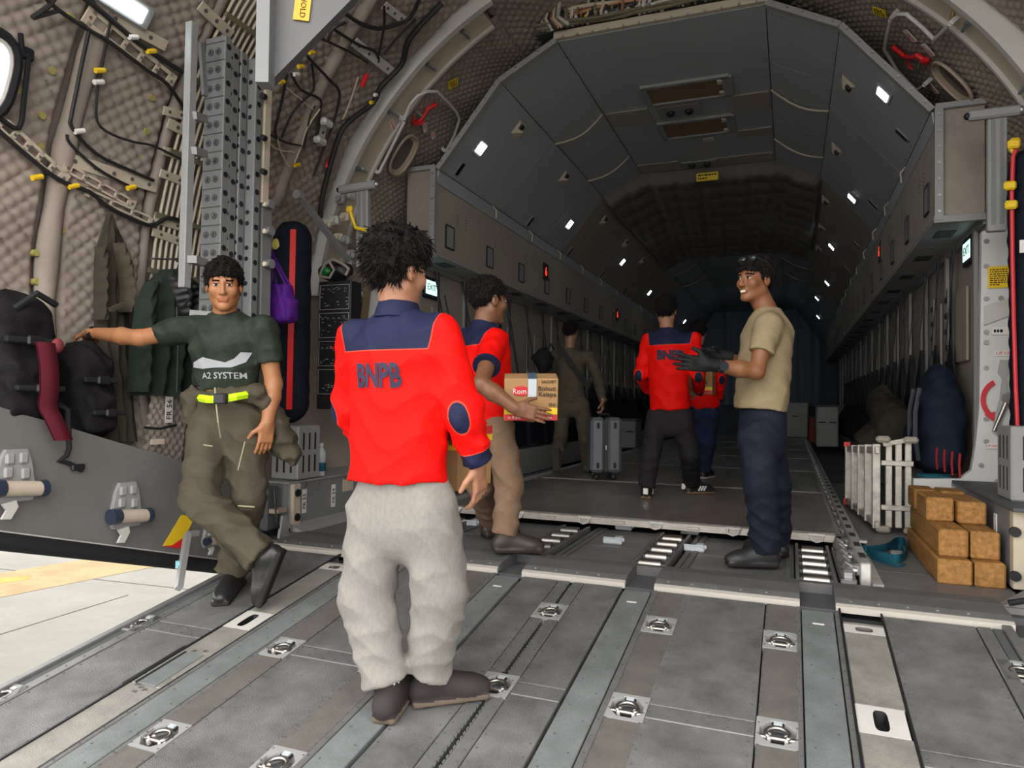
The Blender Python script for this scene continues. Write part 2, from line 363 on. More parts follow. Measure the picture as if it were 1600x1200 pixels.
# ---- hold floor
floor = struct(MB().box((XC,13.0,-.06), (4.3,18.6,.06)).build('floor', 'grey_dark'))
def fbox(name, x0, x1, y0, y1, z0, z1, m, b=.003): return MB().box(((x0+x1)/2,(y0+y1)/2,(z0+z1)/2), (x1-x0,y1-y0,z1-z0), None, b).build(name, m, floor)
for a, b in ((-3.05,-2.30), (-2.10,-1.47), (-1.23,-.81), (-.56,.02), (.42,1.0)):
    for y0, y1 in ((3.745,4.28), (4.285,4.85)): fbox('floor_panel', a, b, y0, y1, -.03, .002, 'hold_panel')
fbox('floor_panel', .42, 1.0, 4.855, 9.0, -.03, .002, 'hold_panel'); fbox('floor_panel', -3.05, -2.50, 4.855, 9.0, -.03, .002, 'hold_panel')
rollm = MB().cyl((-.058,0,0), (.058,0,0), .031, n=18).mesh('roller', 'steel', True); axm = MB().cyl((-.075,0,0), (.075,0,0), .012, n=8).mesh('axle', 'grey_dark')
for xr, nm in ((.12,'right'), (-.69,'middle'), (-1.36,'left'), (-2.20,'far left')):
    t = thing('roller_tray', 'row of steel cargo rollers in a tray, %s row before the pallet' % nm, 'rollers', (xr, 4.2, 0), 'roller trays before the pallet')
    MB().box((xr-.085,4.235,.012), (.018,.97,.05), None, .003).box((xr+.085,4.235,.012), (.018,.97,.05), None, .003).box((xr,4.235,-.016), (.16,.97,.02)).build('tray', 'ramp_trim', t)
    for k in range(6):
        y = 3.80+k*.19
        if y < 4.7: link('roller', rollm, t, loc=(0, y-4.2, .022)); link('axle', axm, t, loc=(0, y-4.2, .022))
    for xx in (xr+.13, xr+.17, xr-.13): fbox('track', xx-.014, xx+.014, 3.745, 4.85, -.01, .012, 'ramp_trim', .002)
for k, (px, py) in enumerate([(1085,862),(975,828),(1078,835),(958,850),(735,822),(1000,905)][:5]):
    p = onz(px, py, .0); MB().box(p+V(0,0,.02), (.12,.06,.035), None, .008).box(p+V(.03,.02,.035), (.05,.07,.02), None, .005).cyl(p+V(-.06,0,.03), p+V(.07,0,.03), .012).build('floor_latch', 'cloudy_white', floor)
# guide rail on the right of the pallets
rail = tag(MB().box((.345,12.9,.04), (.05,18.0,.14), None, .006).box((.40,12.9,-.002), (.05,18.0,.03)).build('trim_guide_rail', 'alu'), kind='structure')
for k in range(46):
    y = 4.0+k*.38; MB().box((.305,y,.06), (.05,.10,.06), None, .01).cyl((.29,y-.05,.06), (.29,y+.05,.06), .02).build('rail_lock', 'dull_metal', rail)
for k in range(30): y = 4.1+k*.32; MB().box((.345,y,.111), (.03,.12,.004)).build('rail_slot', 'black', rail)
rail2 = tag(MB().box((-2.50,13.4,.04), (.05,17.0,.14), None, .006).build('trim_guide_rail', 'alu'), kind='structure')
for k in range(36):
    y = 5.0+k*.38; MB().box((-2.46,y,.06), (.05,.10,.06), None, .01).build('rail_lock', 'dull_metal', rail2)
lm = thing('rail_lock_mechanism', 'grey metal pallet lock mechanism beside the right rollers', 'lock', (.27,4.1,0))
MB().box((.265,4.25,.02), (.075,.85,.03), None, .004).build('base', 'dull_metal', lm)
for k in range(5): y = 3.9+k*.17; MB().box((.265,y,.05), (.06,.07,.05), None, .012).cyl((.235,y+.05,.06), (.31,y+.05,.06), .018).tube([(.24,y,.07),(.25,y+.04,.10),(.29,y+.05,.08)], .009).build('lock_arm', 'dull_metal', lm)
# ---- pallets
ph = .10
for k in range(7):
    y0 = 4.765 + k*2.26; y1 = y0+2.22
    lab = ['scuffed aluminium cargo pallet nearest the ramp', 'second cargo pallet from the ramp, under the suitcase', 'third cargo pallet from the ramp', 'fourth cargo pallet from the ramp', 'fifth cargo pallet from the ramp', 'sixth cargo pallet from the ramp', 'last cargo pallet by the far bulkhead'][k]
    t = thing('cargo_pallet', lab, 'pallet', (-1.08, (y0+y1)/2, .045), 'cargo pallets on the hold floor')
    MB().box((-1.08,(y0+y1)/2,.078), (2.68,y1-y0-.06,.045), None, .004).build('deck', 'pallet_top', t)
    for yy in (y0+.02, y1-.02): MB().box((-1.08,yy,.075), (2.74,.04,.042), None, .005).box((-1.08,yy,.058), (2.74,.055,.014)).build('edge_rail', 'pallet_rail', t)
    for xx in (-2.43, .27): MB().box((xx,(y0+y1)/2,.075), (.04,y1-y0,.042), None, .005).build('edge_rail', 'pallet_rail', t)
    if k == 0:
        for j in range(6):
            x = -2.3+j*.49; MB().tube([(x-.035,y0-.012,.085),(x-.03,y0-.03,.06),(x,y0-.036,.05),(x+.03,y0-.03,.06),(x+.035,y0-.012,.085)], .007).box((x,y0-.004,.088), (.10,.02,.02), None, .004).build('lashing_ring', 'white_paint', t)
            MB().box((x+.24,y0-.004,.07), (.08,.02,.02), None, .003).build('edge_clip', 'pallet_rail', t)
# ---- hold shell
Y0, Y1 = 5.5, 22.0
PROF = [(-1.90,2.17), (-1.90,2.78), (-1.88,2.90), (-1.31,3.59), (-.81,3.85), (.81,3.85), (1.31,3.59), (1.88,2.90), (1.90,2.78), (1.90,2.17)]
wl = struct(MB().box((XC-2.24,(Y0+Y1)/2,1.15), (.06,Y1-Y0,2.3)).build('wall_hold_left', 'taupe')); wr = struct(MB().box((XC+2.24,(Y0+Y1)/2,1.15), (.06,Y1-Y0,2.3)).build('wall_hold_right', 'taupe'))
ceil = struct(MB().box((XC,(Y0+Y1)/2,3.96), (3.0,Y1-Y0,.05)).build('ceiling', 'grey_dark'))
def shell(seg, y0, y1, m, name='ceiling_panel', th=.02, g_=.004, par=None, lo=0.0, hi=1.0):
    (u0, z0), (u1, z1) = PROF[seg], PROF[seg+1]; a = V(XC+u0,0,z0); b = V(XC+u1,0,z1); d = b-a; a, b = a+d*lo, a+d*hi
    d = nrm(b-a); n = V(-d[2],0,d[0])                     # outward
    a = a+d*g_; b = b-d*g_; y0 += g_; y1 -= g_
    P = [(a[0],y0,a[2]),(b[0],y0,b[2]),(b[0],y1,b[2]),(a[0],y1,a[2])]
    return MB().prism(P, n*th).build(name, m, par or ceil)
def onseg(px, py, seg):
    (u0, z0), (u1, z1) = PROF[seg], PROF[seg+1]; p0 = V(XC+u0,0,z0); n = V(-(z1-z0),0,u1-u0); v = ray(px, py); return CP + v*(np.dot(p0-CP, n)/np.dot(v, n))
for seg in (3, 4, 5):
    ys = [5.5, 6.45, 7.75, 9.05] if seg != 4 else [5.5, 7.0, 8.3, 9.05]
    for a, b in zip(ys, ys[1:]): shell(seg, a, b, 'ceil_grey')
    for a in np.arange(9.05, 21.9, 1.62): shell(seg, a, min(a+1.62, 22), 'ceil_grey')
for seg in (2, 6):
    for a, b in ((5.5,6.9), (6.9,8.35), (8.35,9.05)): shell(seg, a, b, 'ceil_grey')
    for k, a in enumerate(np.arange(9.05, 21.9, 1.45)): shell(seg, a, min(a+1.45, 22), 'taupe' if k < 5 else 'ceil_grey')
for seg in (1, 7):
    for a in np.arange(5.5, 21.9, 1.84): shell(seg, a, min(a+1.84, 22), 'ceil_grey', 'cove_strip', par=wl if seg == 1 else wr)
for seg, par in ((0, wl), (8, wr)):
    for k, a in enumerate(np.arange(5.5, 21.9, .92)):
        o = shell(seg, a, min(a+.92, 22), 'taupe', 'bin_panel', .02, .002, par); sx = 1 if seg == 0 else -1
        x = XC-sx*1.90
        yy = a+.26
        if a < 18:
            fr = MB()
            for dy, dz, sy, sz in ((0,.10,.17,.012),(0,-.10,.17,.012),(-.08,0,.012,.21),(.08,0,.012,.21)): fr.box((x+sx*.006,yy+dy,2.36+dz), (.016,sy,sz), None, .002)
            fr.build('hatch_frame', 'black', o); MB().box((x+sx*.003,yy,2.36), (.012,.15,.19), None, .002).build('hatch', 'bin_edge', o)
            dots = MB()
            for j in range(4):
                for q, yo in enumerate((.42,.60)): dots.box((x+sx*.001,a+yo,2.60-.03*j), (.003,.012,.009))
            dots.build('stencil_marks', 'black_print', o)
        MB().box((x-sx*.145,a+.46,2.165), (.28,.905,.02), None, .003).build('bin_underside', 'ceil_grey', o)
        MB().box((x-sx*.14,a+.46,2.152), (.12,.22,.006), None, .001).build('vent_slots', 'grey_dark', o)
    MB().box((XC-sx*2.195,13.75,2.13), (.03,16.5,.05)).build('hanger_rail', 'grey_light', par)
# rim of the hold opening
rim = struct(MB().box((XC,5.48,3.885), (1.66,.05,.06), None, .004).build('trim_1', 'cream'))
for i in (2, 3, 5, 6):
    (u0, z0), (u1, z1) = PROF[i], PROF[i+1]; MB().beam((XC+u0,5.485,z0), (XC+u1,5.485,z1), .045, .05, (0,1,0)).build('rim_strip', 'grey_light', rim)
for sx in (-1, 1):
    MB().beam((XC+sx*1.92,5.485,2.14), (XC+sx*1.92,5.485,2.92), .05, .06, (0,1,0)).build('rim_strip', 'grey_light', rim)
    MB().box((XC+sx*2.05,5.485,2.15), (.32,.05,.05), None, .004).build('rim_strip', 'grey_light', rim); MB().box((XC+sx*2.05,5.485,2.92), (.30,.05,.04), None, .004).build('rim_strip', 'grey_light', rim)
    MB().box((XC+sx*2.06,5.50,2.53), (.26,.01,.74)).build('rim_mesh_panel', 'quilt', rim)
sc_ = MB()
for i in range(2, 7):
    (u0, z0), (u1, z1) = PROF[i], PROF[i+1]; n = max(2, int(math.hypot(u1-u0, z1-z0)/.13))
    for k in range(n+1): f = (k+.5)/(n+1); sc_.cyl((XC+u0+(u1-u0)*f,5.45,z0+(z1-z0)*f+.01), (XC+u0+(u1-u0)*f,5.462,z0+(z1-z0)*f+.01), .010, n=8)
for sx in (-1, 1):
    for k in range(7): sc_.cyl((XC+sx*1.92,5.445,2.2+.11*k), (XC+sx*1.92,5.456,2.2+.11*k), .010, n=8)
stuff(sc_.build('rim_screws', 'dull_metal', rim))
scs = MB()                                                # screw rows on the ceiling panels
def srow(seg, f, y0, y1, step=.16):
    (u0, z0), (u1, z1) = PROF[seg], PROF[seg+1]; p = V(XC+u0+(u1-u0)*f, 0, z0+(z1-z0)*f); n = nrm(V(z1-z0,0,-(u1-u0)))
    for y in np.arange(y0, y1, step): q = p+V(0,y,0); scs.cyl(q, q+n*.003, .007, n=6)
for seg in (2, 3, 5, 6):
    for f in (.03, .97): srow(seg, f, 5.6, 14)
for f in (.02, .98): srow(4, f, 5.6, 9)
for seg in (2, 3, 4, 5, 6):
    for y in (5.62, 6.15, 8.2):
        for f in np.linspace(.08, .92, 7): srow(seg, f, y, y+.01)
stuff(scs.build('ceiling_screws', 'grey_light', ceil))
# conduits across the upper slopes
for seg in (3, 5):
    for y in (7.0, 8.3, 15.0, 16.5):
        (u0, z0), (u1, z1) = PROF[seg], PROF[seg+1]; MB().tube([(XC+u0+(u1-u0)*f, y+.12*math.sin(f*3), z0+(z1-z0)*f-.012-.02*math.sin(PI*f)) for f in np.linspace(0,1,7)], .010).build('conduit', 'cream', ceil)
for sx in (-1, 1):
    for k in range(9): y = 6.7+k*1.1; MB().tube([(XC+sx*1.885,y,2.90),(XC+sx*1.85,y+.03,2.86),(XC+sx*1.86,y+.05,2.78)], .008).build('conduit', 'cream', wl if sx < 0 else wr)
# taupe cover plates by the vents, quilted blanket under the wing box, far bulkhead
for x0, x1, y0, y1 in ((-1.80,-1.36,7.05,7.42), (-.55,-.21,7.03,7.42), (-.56,-.21,7.95,8.15), (-1.80,-1.3,8.72,9.0), (-.9,-.21,8.75,9.0)):
    MB().box(((x0+x1)/2,(y0+y1)/2,3.845), (x1-x0,y1-y0,.012), None, .002).build('cover_plate', 'taupe', ceil)
def quiltpad(u, v):
    us = [-1.36,-.84,.84,1.36]; zs = [3.545,3.79,3.79,3.545]; x = -1.36+2.72*u; z = np.interp(x, us, zs); y = 9.05+5.2*v
    k = (v*10) % 1; lump = .05*abs(math.sin(PI*k))**.6 + .012*math.sin(x*19+7*math.floor(v*10)) + .008*math.sin(x*41+y*3)
    edge = min(1, u*30, (1-u)*30, v*40, (1-v)*20)
    return (XC+x, y, z - (lump+.03)*edge + .05*(1-edge))
tag(MB().grid(quiltpad, 90, 130, True).build('ceiling_blanket', 'quilt_dark', None, 'full'), 'dark quilted padding blanket hanging under the hold ceiling', 'blanket')
wb = struct(MB().box((XC,22.05,1.95), (5.4,.1,4.9)).build('wall_back', mat('bulk', (.075,.09,.11), .7, 0, .15, 3)))
tag(MB().grid(lambda u, v: (XC-1.75+3.5*u, 21.8+.05*math.sin(u*60)+.03*math.sin(u*23+v*4), .9+2.75*v if abs(u-.5) < .32 else .9+(2.75-(abs(u-.5)-.32)*5.0)*v), 120, 12).build('bulkhead_curtain', mat('curtain', (.13,.165,.20), .75), None, 'full'), 'blue-grey fabric curtain across the far end of the hold', 'curtain')
# ================================================================ signed-distance modelling for cloth, bags and bodies
class SDF:
    def __init__(s, lo, hi, h):
        s.lo = np.array(lo, float); s.h = h; s.n = np.maximum(4, np.ceil((np.array(hi)-s.lo)/h).astype(int)+1)
        s.D = np.full(s.n, 0.25, np.float32)
    def _sub(s, lo, hi, mg):
        a = np.clip(np.floor((np.array(lo)-mg-s.lo)/s.h).astype(int), 0, s.n); b = np.clip(np.ceil((np.array(hi)+mg-s.lo)/s.h).astype(int)+1, 0, s.n)
        if np.any(b <= a): return None, None
        ax = [(s.lo[i]+s.h*np.arange(a[i], b[i])).astype(np.float32) for i in range(3)]
        return tuple(slice(a[i], b[i]) for i in range(3)), np.meshgrid(*ax, indexing='ij', sparse=True)
    def _mix(s, sl, d, k, op):
        D = s.D[sl]
        if op == 'add':
            if k > 0: hh = np.clip(.5+.5*(D-d)/k, 0, 1); s.D[sl] = D*(1-hh)+d*hh-k*hh*(1-hh)
            else: s.D[sl] = np.minimum(D, d)
        elif op == 'sub':
            d = -d
            if k > 0: hh = np.clip(.5-.5*(D-d)/k, 0, 1); s.D[sl] = D*(1-hh)+d*hh+k*hh*(1-hh)
            else: s.D[sl] = np.maximum(D, d)
        else: s.D[sl] = np.maximum(D, d)
    def cap(s, a, b, ra, rb=None, k=.02, n=None, q=1.0, fa=False, fb=False, op='add', sh=None):
        """tapered capsule; q>1 flattens it along n; fa/fb cut the ends flat"""
        a = np.asarray(a, float); b = np.asarray(b, float); rb = ra if rb is None else rb; R = max(ra, rb)
        sl, G = s._sub(np.minimum(a, b)-R, np.maximum(a, b)+R, .06)
        if sl is None: return s
        ab = b-a; L2 = max(1e-9, ab.dot(ab)); X, Y, Z = G[0]-a[0], G[1]-a[1], G[2]-a[2]
        tt = (X*ab[0]+Y*ab[1]+Z*ab[2])/L2; t = np.clip(tt, 0, 1)
        vx, vy, vz = X-t*ab[0], Y-t*ab[1], Z-t*ab[2]; q2 = vx*vx+vy*vy+vz*vz
        r = ra+t*(rb-ra)
        if n is not None and q != 1:
            n = nrm(n); w_ = vx*n[0]+vy*n[1]+vz*n[2]; q2 = q2+(q*q-1)*w_*w_
        d = np.sqrt(q2)-r; L = math.sqrt(L2)
        if fb: d = np.maximum(d, (tt-1)*L)
        if fa: d = np.maximum(d, -tt*L)
        if sh: d = d + sh(G)
        s._mix(sl, d.astype(np.float32), k, op); return s
    def ell(s, c, r, R=None, k=.02, op='add', sh=None):
        c = np.asarray(c, float); r = np.array(r if hasattr(r, '__len__') else (r,)*3, float); m = r.max()
        sl, G = s._sub(c-m, c+m, .06)
        if sl is None: return s
        X, Y, Z = G[0]-c[0], G[1]-c[1], G[2]-c[2]; R = np.eye(3) if R is None else R
        q = [X*R[0,i]+Y*R[1,i]+Z*R[2,i] for i in range(3)]
        k0 = np.sqrt(sum((q[i]/r[i])**2 for i in range(3))); k1 = np.sqrt(sum((q[i]/r[i]**2)**2 for i in range(3)))+1e-6
        d = k0*(k0-1)/k1
        if sh: d = d + sh(G)
        s._mix(sl, d.astype(np.float32), k, op); return s
    def rbox(s, c, hd, R=None, rd=.02, k=.02, op='add', sh=None):
        c = np.asarray(c, float); hd = np.array(hd, float); m = np.linalg.norm(hd)
        sl, G = s._sub(c-m, c+m, .06)
        if sl is None: return s
        X, Y, Z = G[0]-c[0], G[1]-c[1], G[2]-c[2]; R = np.eye(3) if R is None else R
        q = [np.abs(X*R[0,i]+Y*R[1,i]+Z*R[2,i])-(hd[i]-rd) for i in range(3)]
        d = np.sqrt(sum(np.maximum(x, 0)**2 for x in q))+np.minimum(np.maximum(q[0], np.maximum(q[1], q[2])), 0)-rd
        if sh: d = d + sh(G)
        s._mix(sl, d.astype(np.float32), k, op); return s
    def plane(s, p, n):                                   # keep the side the normal points away from
        n = nrm(n); sl, G = s._sub(s.lo, s.lo+s.n*s.h, 0); d = (G[0]-p[0])*n[0]+(G[1]-p[1])*n[1]+(G[2]-p[2])*n[2]
        s._mix(sl, d.astype(np.float32), 0, 'int'); return s
    def warp(s, fn):                                      # add a displacement field near the surface
        sl, G = s._sub(s.lo, s.lo+s.n*s.h, 0); s.D += fn(G).astype(np.float32); return s
    def mesh(s):
        D = np.pad(s.D, 1, constant_values=.25); ins = D < 0; n = np.array(D.shape)-1
        c = np.zeros(tuple(n)+(3,), np.float32); cnt = np.zeros(tuple(n), np.float32)
        cor = [(i,j,k) for i in (0,1) for j in (0,1) for k in (0,1)]
        sh = lambda A, o: A[o[0]:o[0]+n[0], o[1]:o[1]+n[1], o[2]:o[2]+n[2]]
        anyi = np.zeros(tuple(n), bool); alli = np.ones(tuple(n), bool)
        for o in cor: x = sh(ins, o); anyi |= x; alli &= x
        act = anyi & ~alli; I = np.argwhere(act); 
        if len(I) == 0: return np.zeros((0,3)), []
        acc = np.zeros((len(I),3)); ct = np.zeros(len(I))
        for o in cor:
            for ax in range(3):
                if o[ax] == 1: continue
                o2 = list(o); o2[ax] = 1
                d0 = D[I[:,0]+o[0], I[:,1]+o[1], I[:,2]+o[2]]; d1 = D[I[:,0]+o2[0], I[:,1]+o2[1], I[:,2]+o2[2]]
                cr = (d0 < 0) != (d1 < 0); t = np.where(cr, d0/np.where(cr, d0-d1, 1), 0)
                p = np.array(o, float)[None,:].repeat(len(I), 0); p[:,ax] += t
                acc[cr] += p[cr]; ct[cr] += 1
        Vt = (I+acc/ct[:,None]-1)*s.h+s.lo
        idx = -np.ones(tuple(n), int); idx[act] = np.arange(len(I)); Fs = []
        for ax in range(3):
            a, b = (ax+1) % 3, (ax+2) % 3
            lo = [slice(1, n[i]) for i in range(3)]; lo[ax] = slice(0, n[ax]); hi = list(lo); hi[ax] = slice(1, n[ax]+1)
            i0 = ins[tuple(lo)]; i1 = ins[tuple(hi)]; E = np.argwhere(i0 != i1); 
            if len(E) == 0: continue
            off = np.array([1,1,1]); off[ax] = 0; P = E+off; st = i0[tuple(E.T)]
            def g(da, db): q = P.copy(); q[:,a] -= da; q[:,b] -= db; return idx[tuple(q.T)]
            Q = np.stack([g(1,1), g(0,1), g(0,0), g(1,0)], 1); Q[~st] = Q[~st][:, ::-1]; Fs.append(Q)
        return Vt, np.concatenate(Fs)
def smooth_verts(Vt, Fq, it=1, lam=.5):
    for _ in range(it):
        acc = np.zeros_like(Vt); ct = np.zeros(len(Vt))
        for i in range(4): np.add.at(acc, Fq[:,i], Vt[Fq[:,(i+1) % 4]]); np.add.at(ct, Fq[:,i], 1); np.add.at(acc, Fq[:,(i+1) % 4], Vt[Fq[:,i]]); np.add.at(ct, Fq[:,(i+1) % 4], 1)
        Vt = Vt+lam*(acc/np.maximum(ct, 1)[:,None]-Vt)
    return Vt
def mesh_np(name, Vt, Fq, mats, mi=None):
    me = bpy.data.meshes.new(name); nv, nf = len(Vt), len(Fq)
    me.vertices.add(nv); me.vertices.foreach_set('co', np.asarray(Vt, np.float32).ravel())
    me.loops.add(nf*4); me.loops.foreach_set('vertex_index', np.asarray(Fq, np.int32).ravel())
    me.polygons.add(nf); me.polygons.foreach_set('loop_start', np.arange(0, nf*4, 4, dtype=np.int32)); me.polygons.foreach_set('loop_total', np.full(nf, 4, np.int32))
    me.polygons.foreach_set('use_smooth', np.ones(nf, bool))
    for m in (mats if isinstance(mats, (list, tuple)) else [mats]): me.materials.append(MATS[m] if isinstance(m, str) else m)
    if mi is not None: me.polygons.foreach_set('material_index', np.asarray(mi, np.int32))
    me.update(calc_edges=True); me.validate(); return me
def sdf_obj(name, S, mats, parent=None, it=1, mfn=None):
    Vt, Fq = S.mesh(); Vt = smooth_verts(Vt, Fq, it)
    mi = mfn(Vt[Fq].mean(1)) if mfn else None
    return link(name, mesh_np(name, Vt, Fq, mats, mi), parent)
def wrinkle(amp, fx=13., fy=11., fz=17., ph=0.):
    fx, fy, fz = fx*2.1, fy*2.1, fz*2.1
    def fn(G):
        X, Y, Z = G
        a = fz*1.5*Z+1.8*np.sin(fx*.9*X+ph)+1.5*np.sin(fy*Y+1.3+ph)+.7*fx*X; b = fz*1.1*Z-fx*1.2*X+2*np.sin(fy*.8*Y+.4*fz*Z+ph)+fy*.8*Y
        return amp*(.8*(1.9*np.abs(np.sin(a/2))**.7-1.25)+.7*(1.9*np.abs(np.sin(b/2+ph))**.7-1.25)+.35*np.sin(fx*1.7*X+fz*.7*Z+2*np.sin(fy*1.5*Y)))
    return fn
# ================================================================ tail section: quilted hull, frames, cables
def cy(phi, y, r=CR, side=-1): return V(XC+side*r*math.cos(phi), y, CZ+r*math.sin(phi))
def cnorm(p): return nrm(V(XC-p[0], 0, CZ-p[2]))
def sillz(y): return .265-.294*(y-2.06)
skin = struct(MB().grid(lambda u, v: cy(-.63+u*(PI+1.26), 3.3+19*v, 2.78), 60, 4, True).build('hull_skin', 'grey_dark'))
MB().grid(lambda u, v: cy((-.44+.02)+u*(PI+.84), 0.7+2.6*v, 2.76), 60, 4, True).build('tail_skin', 'grey_dark', skin)
MB().box((XC,12.9,-.075), (4.62,18.8,.03)).build('under_floor', 'grey_dark', skin)
wtl = struct(MB().grid(lambda u, v: (lambda y: (lambda z: cy(math.asin((max(z,.0)-CZ)/2.70)*(1-u)+1.62*u, y, 2.70))(sillz(y)+.10))(1.2+4.3*v), 30, 12, True).build('wall_left', 'quilt'))
wtr = struct(MB().grid(lambda u, v: cy(-.5+2.07*u, 1.2+4.3*v, 2.70, 1), 30, 4).build('wall_right', 'quilt'))
struct(MB().grid(lambda u, v: cy(1.0+1.15*u, 0.7+.6*v, 2.70), 20, 4, True).build('ceiling_tail', 'quilt'))
def quilt(par, side, f0, f1, y0, y1, r=2.655, per=.082, puff=.020, name='quilted_blanket', m='quilt', skew=0.0, lowcut=False):
    nu = max(8, int(abs(f1-f0)*r/.0125)); nv = max(8, int((y1-y0)/.0125))
    def fn(u, v):
        y = y0+(y1-y0)*v; f = f0+(f1-f0)*u
        if lowcut: fl = math.asin((sillz(y)+.12-CZ)/r); f = max(f, fl)
        a = f*r; p = (a+y+skew*math.sin(a*3))/per; q = (a-y)/per
        d = (abs(math.sin(PI*p))*abs(math.sin(PI*q)))**.35
        e = min(1, v*(y1-y0)/.03, (1-v)*(y1-y0)/.03, u*abs(f1-f0)*r/.03, (1-u)*abs(f1-f0)*r/.03)
        wob = .012*math.sin(a*4.1+y*2.3)+.008*math.sin(a*9.7-y*6.1)
        return cy(f, y, r-(puff*d+.012+wob)*math.sqrt(max(0, e))+.03*(1-e), side)
    return MB().grid(fn, nu, nv, side < 0).build(name, m, par, 'full')
quilt(wtl, -1, -.5, 1.15, 1.35, 2.50, lowcut=True); quilt(wtl, -1, -.5, 1.10, 2.60, 3.10, 2.635, lowcut=True, skew=.02)
quilt(wtl, -1, .12, 1.12, 3.46, 4.70, 2.655, .088, .022); quilt(wtl, -1, .05, 1.12, 5.03, 6.2, 2.63, .075)
quilt(wtl, -1, 1.10, 1.57, 3.2, 5.9, 2.67, .09, .02)
quilt(wtr, 1, .05, 1.12, 5.03, 6.2, 2.63, .075); quilt(wtr, 1, .0, 1.12, 3.5, 4.70, 2.66, .08); quilt(wtr, 1, 1.10, 1.57, 3.2, 5.9, 2.67, .09, .02)
for y, r in ((2.55,.055), (3.115,.035)):
    MB().tube([cy(f, y+.02*math.sin(f*5), 2.635) for f in np.linspace(-.42, 1.12, 26)], [r*(1+.12*math.sin(i*1.9)) for i in range(26)], 10).build('blanket_roll', 'quilt', wtl, 'full')
def band(par, side, y0, y1, f0, f1, r0, r1, m, name):
    mb = MB()
    for ya, yb, ra, rb in ((y0,y0,r1,r0), (y0,y1,r0,r0), (y1,y1,r0,r1)):
        mb.grid(lambda u, v: cy(f0+(f1-f0)*u, ya+(yb-ya)*v, ra+(rb-ra)*v, side), 40, 1, side < 0)
    return mb.build(name, m, par, True)
for side, par in ((-1, wtl), (1, wtr)):
    fr = band(par, side, 4.74, 5.02, .10, 1.10, 2.585, 2.72, 'cream', 'door_frame')
    band(fr, side, 4.70, 4.75, .08, 1.14, 2.54, 2.72, 'white_paint', 'frame_flange'); band(fr, side, 4.995, 5.02, .1, 1.10, 2.56, 2.62, 'white_paint', 'frame_flange')
    for f in (.28, .50, .70, .88, 1.02):
        p = cy(f, 4.86, 2.575, side); n = cnorm(p); MB().ball(p+V(0,-.04,0), .022).ball(p+V(0,.03,.02), .018).cyl(p+V(0,-.07,0)+n*.02, p+V(0,.06,.01)+n*.02, .012).build('hinge_bolt', mat('blue_steel', (.35,.42,.46), .3, .7), fr)
    MB().box(cy(.42,4.86,2.58,side), (.05,.10,.09), None, .012).build('frame_lug', 'white_paint', fr)
    if side == 1: MB().box(cy(.75,4.90,2.583,1), (.01,.09,.06)).build('frame_label', mat('label_tan', (.5,.38,.16), .6), fr)
def cyl_tube(name, pix, r, m, par=wtl, rad=2.572, n=7, sub=3):
    P = [oncyl(x, y, rad) for x, y in pix]; Q = []
    for i in range(len(P)-1):                            # Catmull-Rom through the points
        p0, p1, p2, p3 = P[max(0,i-1)], P[i], P[i+1], P[min(len(P)-1,i+2)]
        for k in range(sub):
            t = k/sub; Q.append(.5*((2*p1)+(-p0+p2)*t+(2*p0-5*p1+4*p2-p3)*t*t+(-p0+3*p1-3*p2+p3)*t**3))
    Q.append(P[-1]); return MB().tube(Q, r, n).build(name, m, par, True)
def ladder(a, b, wd, par=wtl, rad=2.585, bays=5, m='cream', name='slotted_bracket', th=.012):
    A, B = oncyl(*a, rad), oncyl(*b, rad); n = cnorm((A+B)/2); t = nrm(B-A); s_ = np.cross(t, n); mb = MB()
    for q in (-1, 1): mb.beam(A+s_*q*wd*.38, B+s_*q*wd*.38, wd*.24, th, n)
    for i in range(bays+1):
        c = A+(B-A)*(i/bays); e = .05 if i in (0, bays) else .022; mb.beam(c-t*e/2, c+t*e/2, wd, th, n)
    o = mb.build(name, m, par); bt = MB()
    for i in range(bays+1): c = A+(B-A)*(i/bays); bt.cyl(c+n*.004, c+n*.012, .008, n=6)
    bt.build('bolt', 'dull_metal', o); return o
def plate(a, b, wd, par=wtl, rad=2.59, m='cream', holes=3, name='bracket_plate'):
    A, B = oncyl(*a, rad), oncyl(*b, rad); n = cnorm((A+B)/2); o = MB().beam(A, B, wd, .01, n, .002).build(name, m, par); hb = MB()
    for i in range(holes): c = A+(B-A)*((i+.5)/holes); hb.cyl(c+n*.003, c+n*.0075, min(.012, wd*.2), n=8)
    if holes: hb.build('fastener', 'grey_dark', o)
    return o
ladder((140,26), (266,126), .085, bays=5); ladder((-20,172), (98,278), .07, bays=6); ladder((105,262), (205,318), .05, bays=4); ladder((140,302), (238,346), .045, bays=3)
plate((100,247), (245,292), .07, holes=5); plate((150,12), (260,72), .06, holes=2); plate((312,8), (362,55), .06); plate((255,172), (292,182), .05, holes=2); plate((262,192), (292,206), .06, holes=1)
for a, b in (((255,235),(290,246)), ((240,342),(288,356)), ((238,362),(288,380)), ((250,270),(290,285))): plate(a, b, .05, holes=2)
for y in np.linspace(3.17, 3.50, 9): MB().tube([cy(f, y+.02*math.sin(f*6), 2.60) for f in np.linspace(-.3, 1.1, 18)], .009, 7).build('hydraulic_pipe', 'cream', wtl, True)
for f in (.05,.18,.33,.5,.66,.82): MB().beam(cy(f,3.14,2.585), cy(f,3.53,2.585), .03, .02, cnorm(cy(f,3.3))).build('pipe_clamp', mat('olive_metal', (.25,.24,.15), .5, .4), wtl)
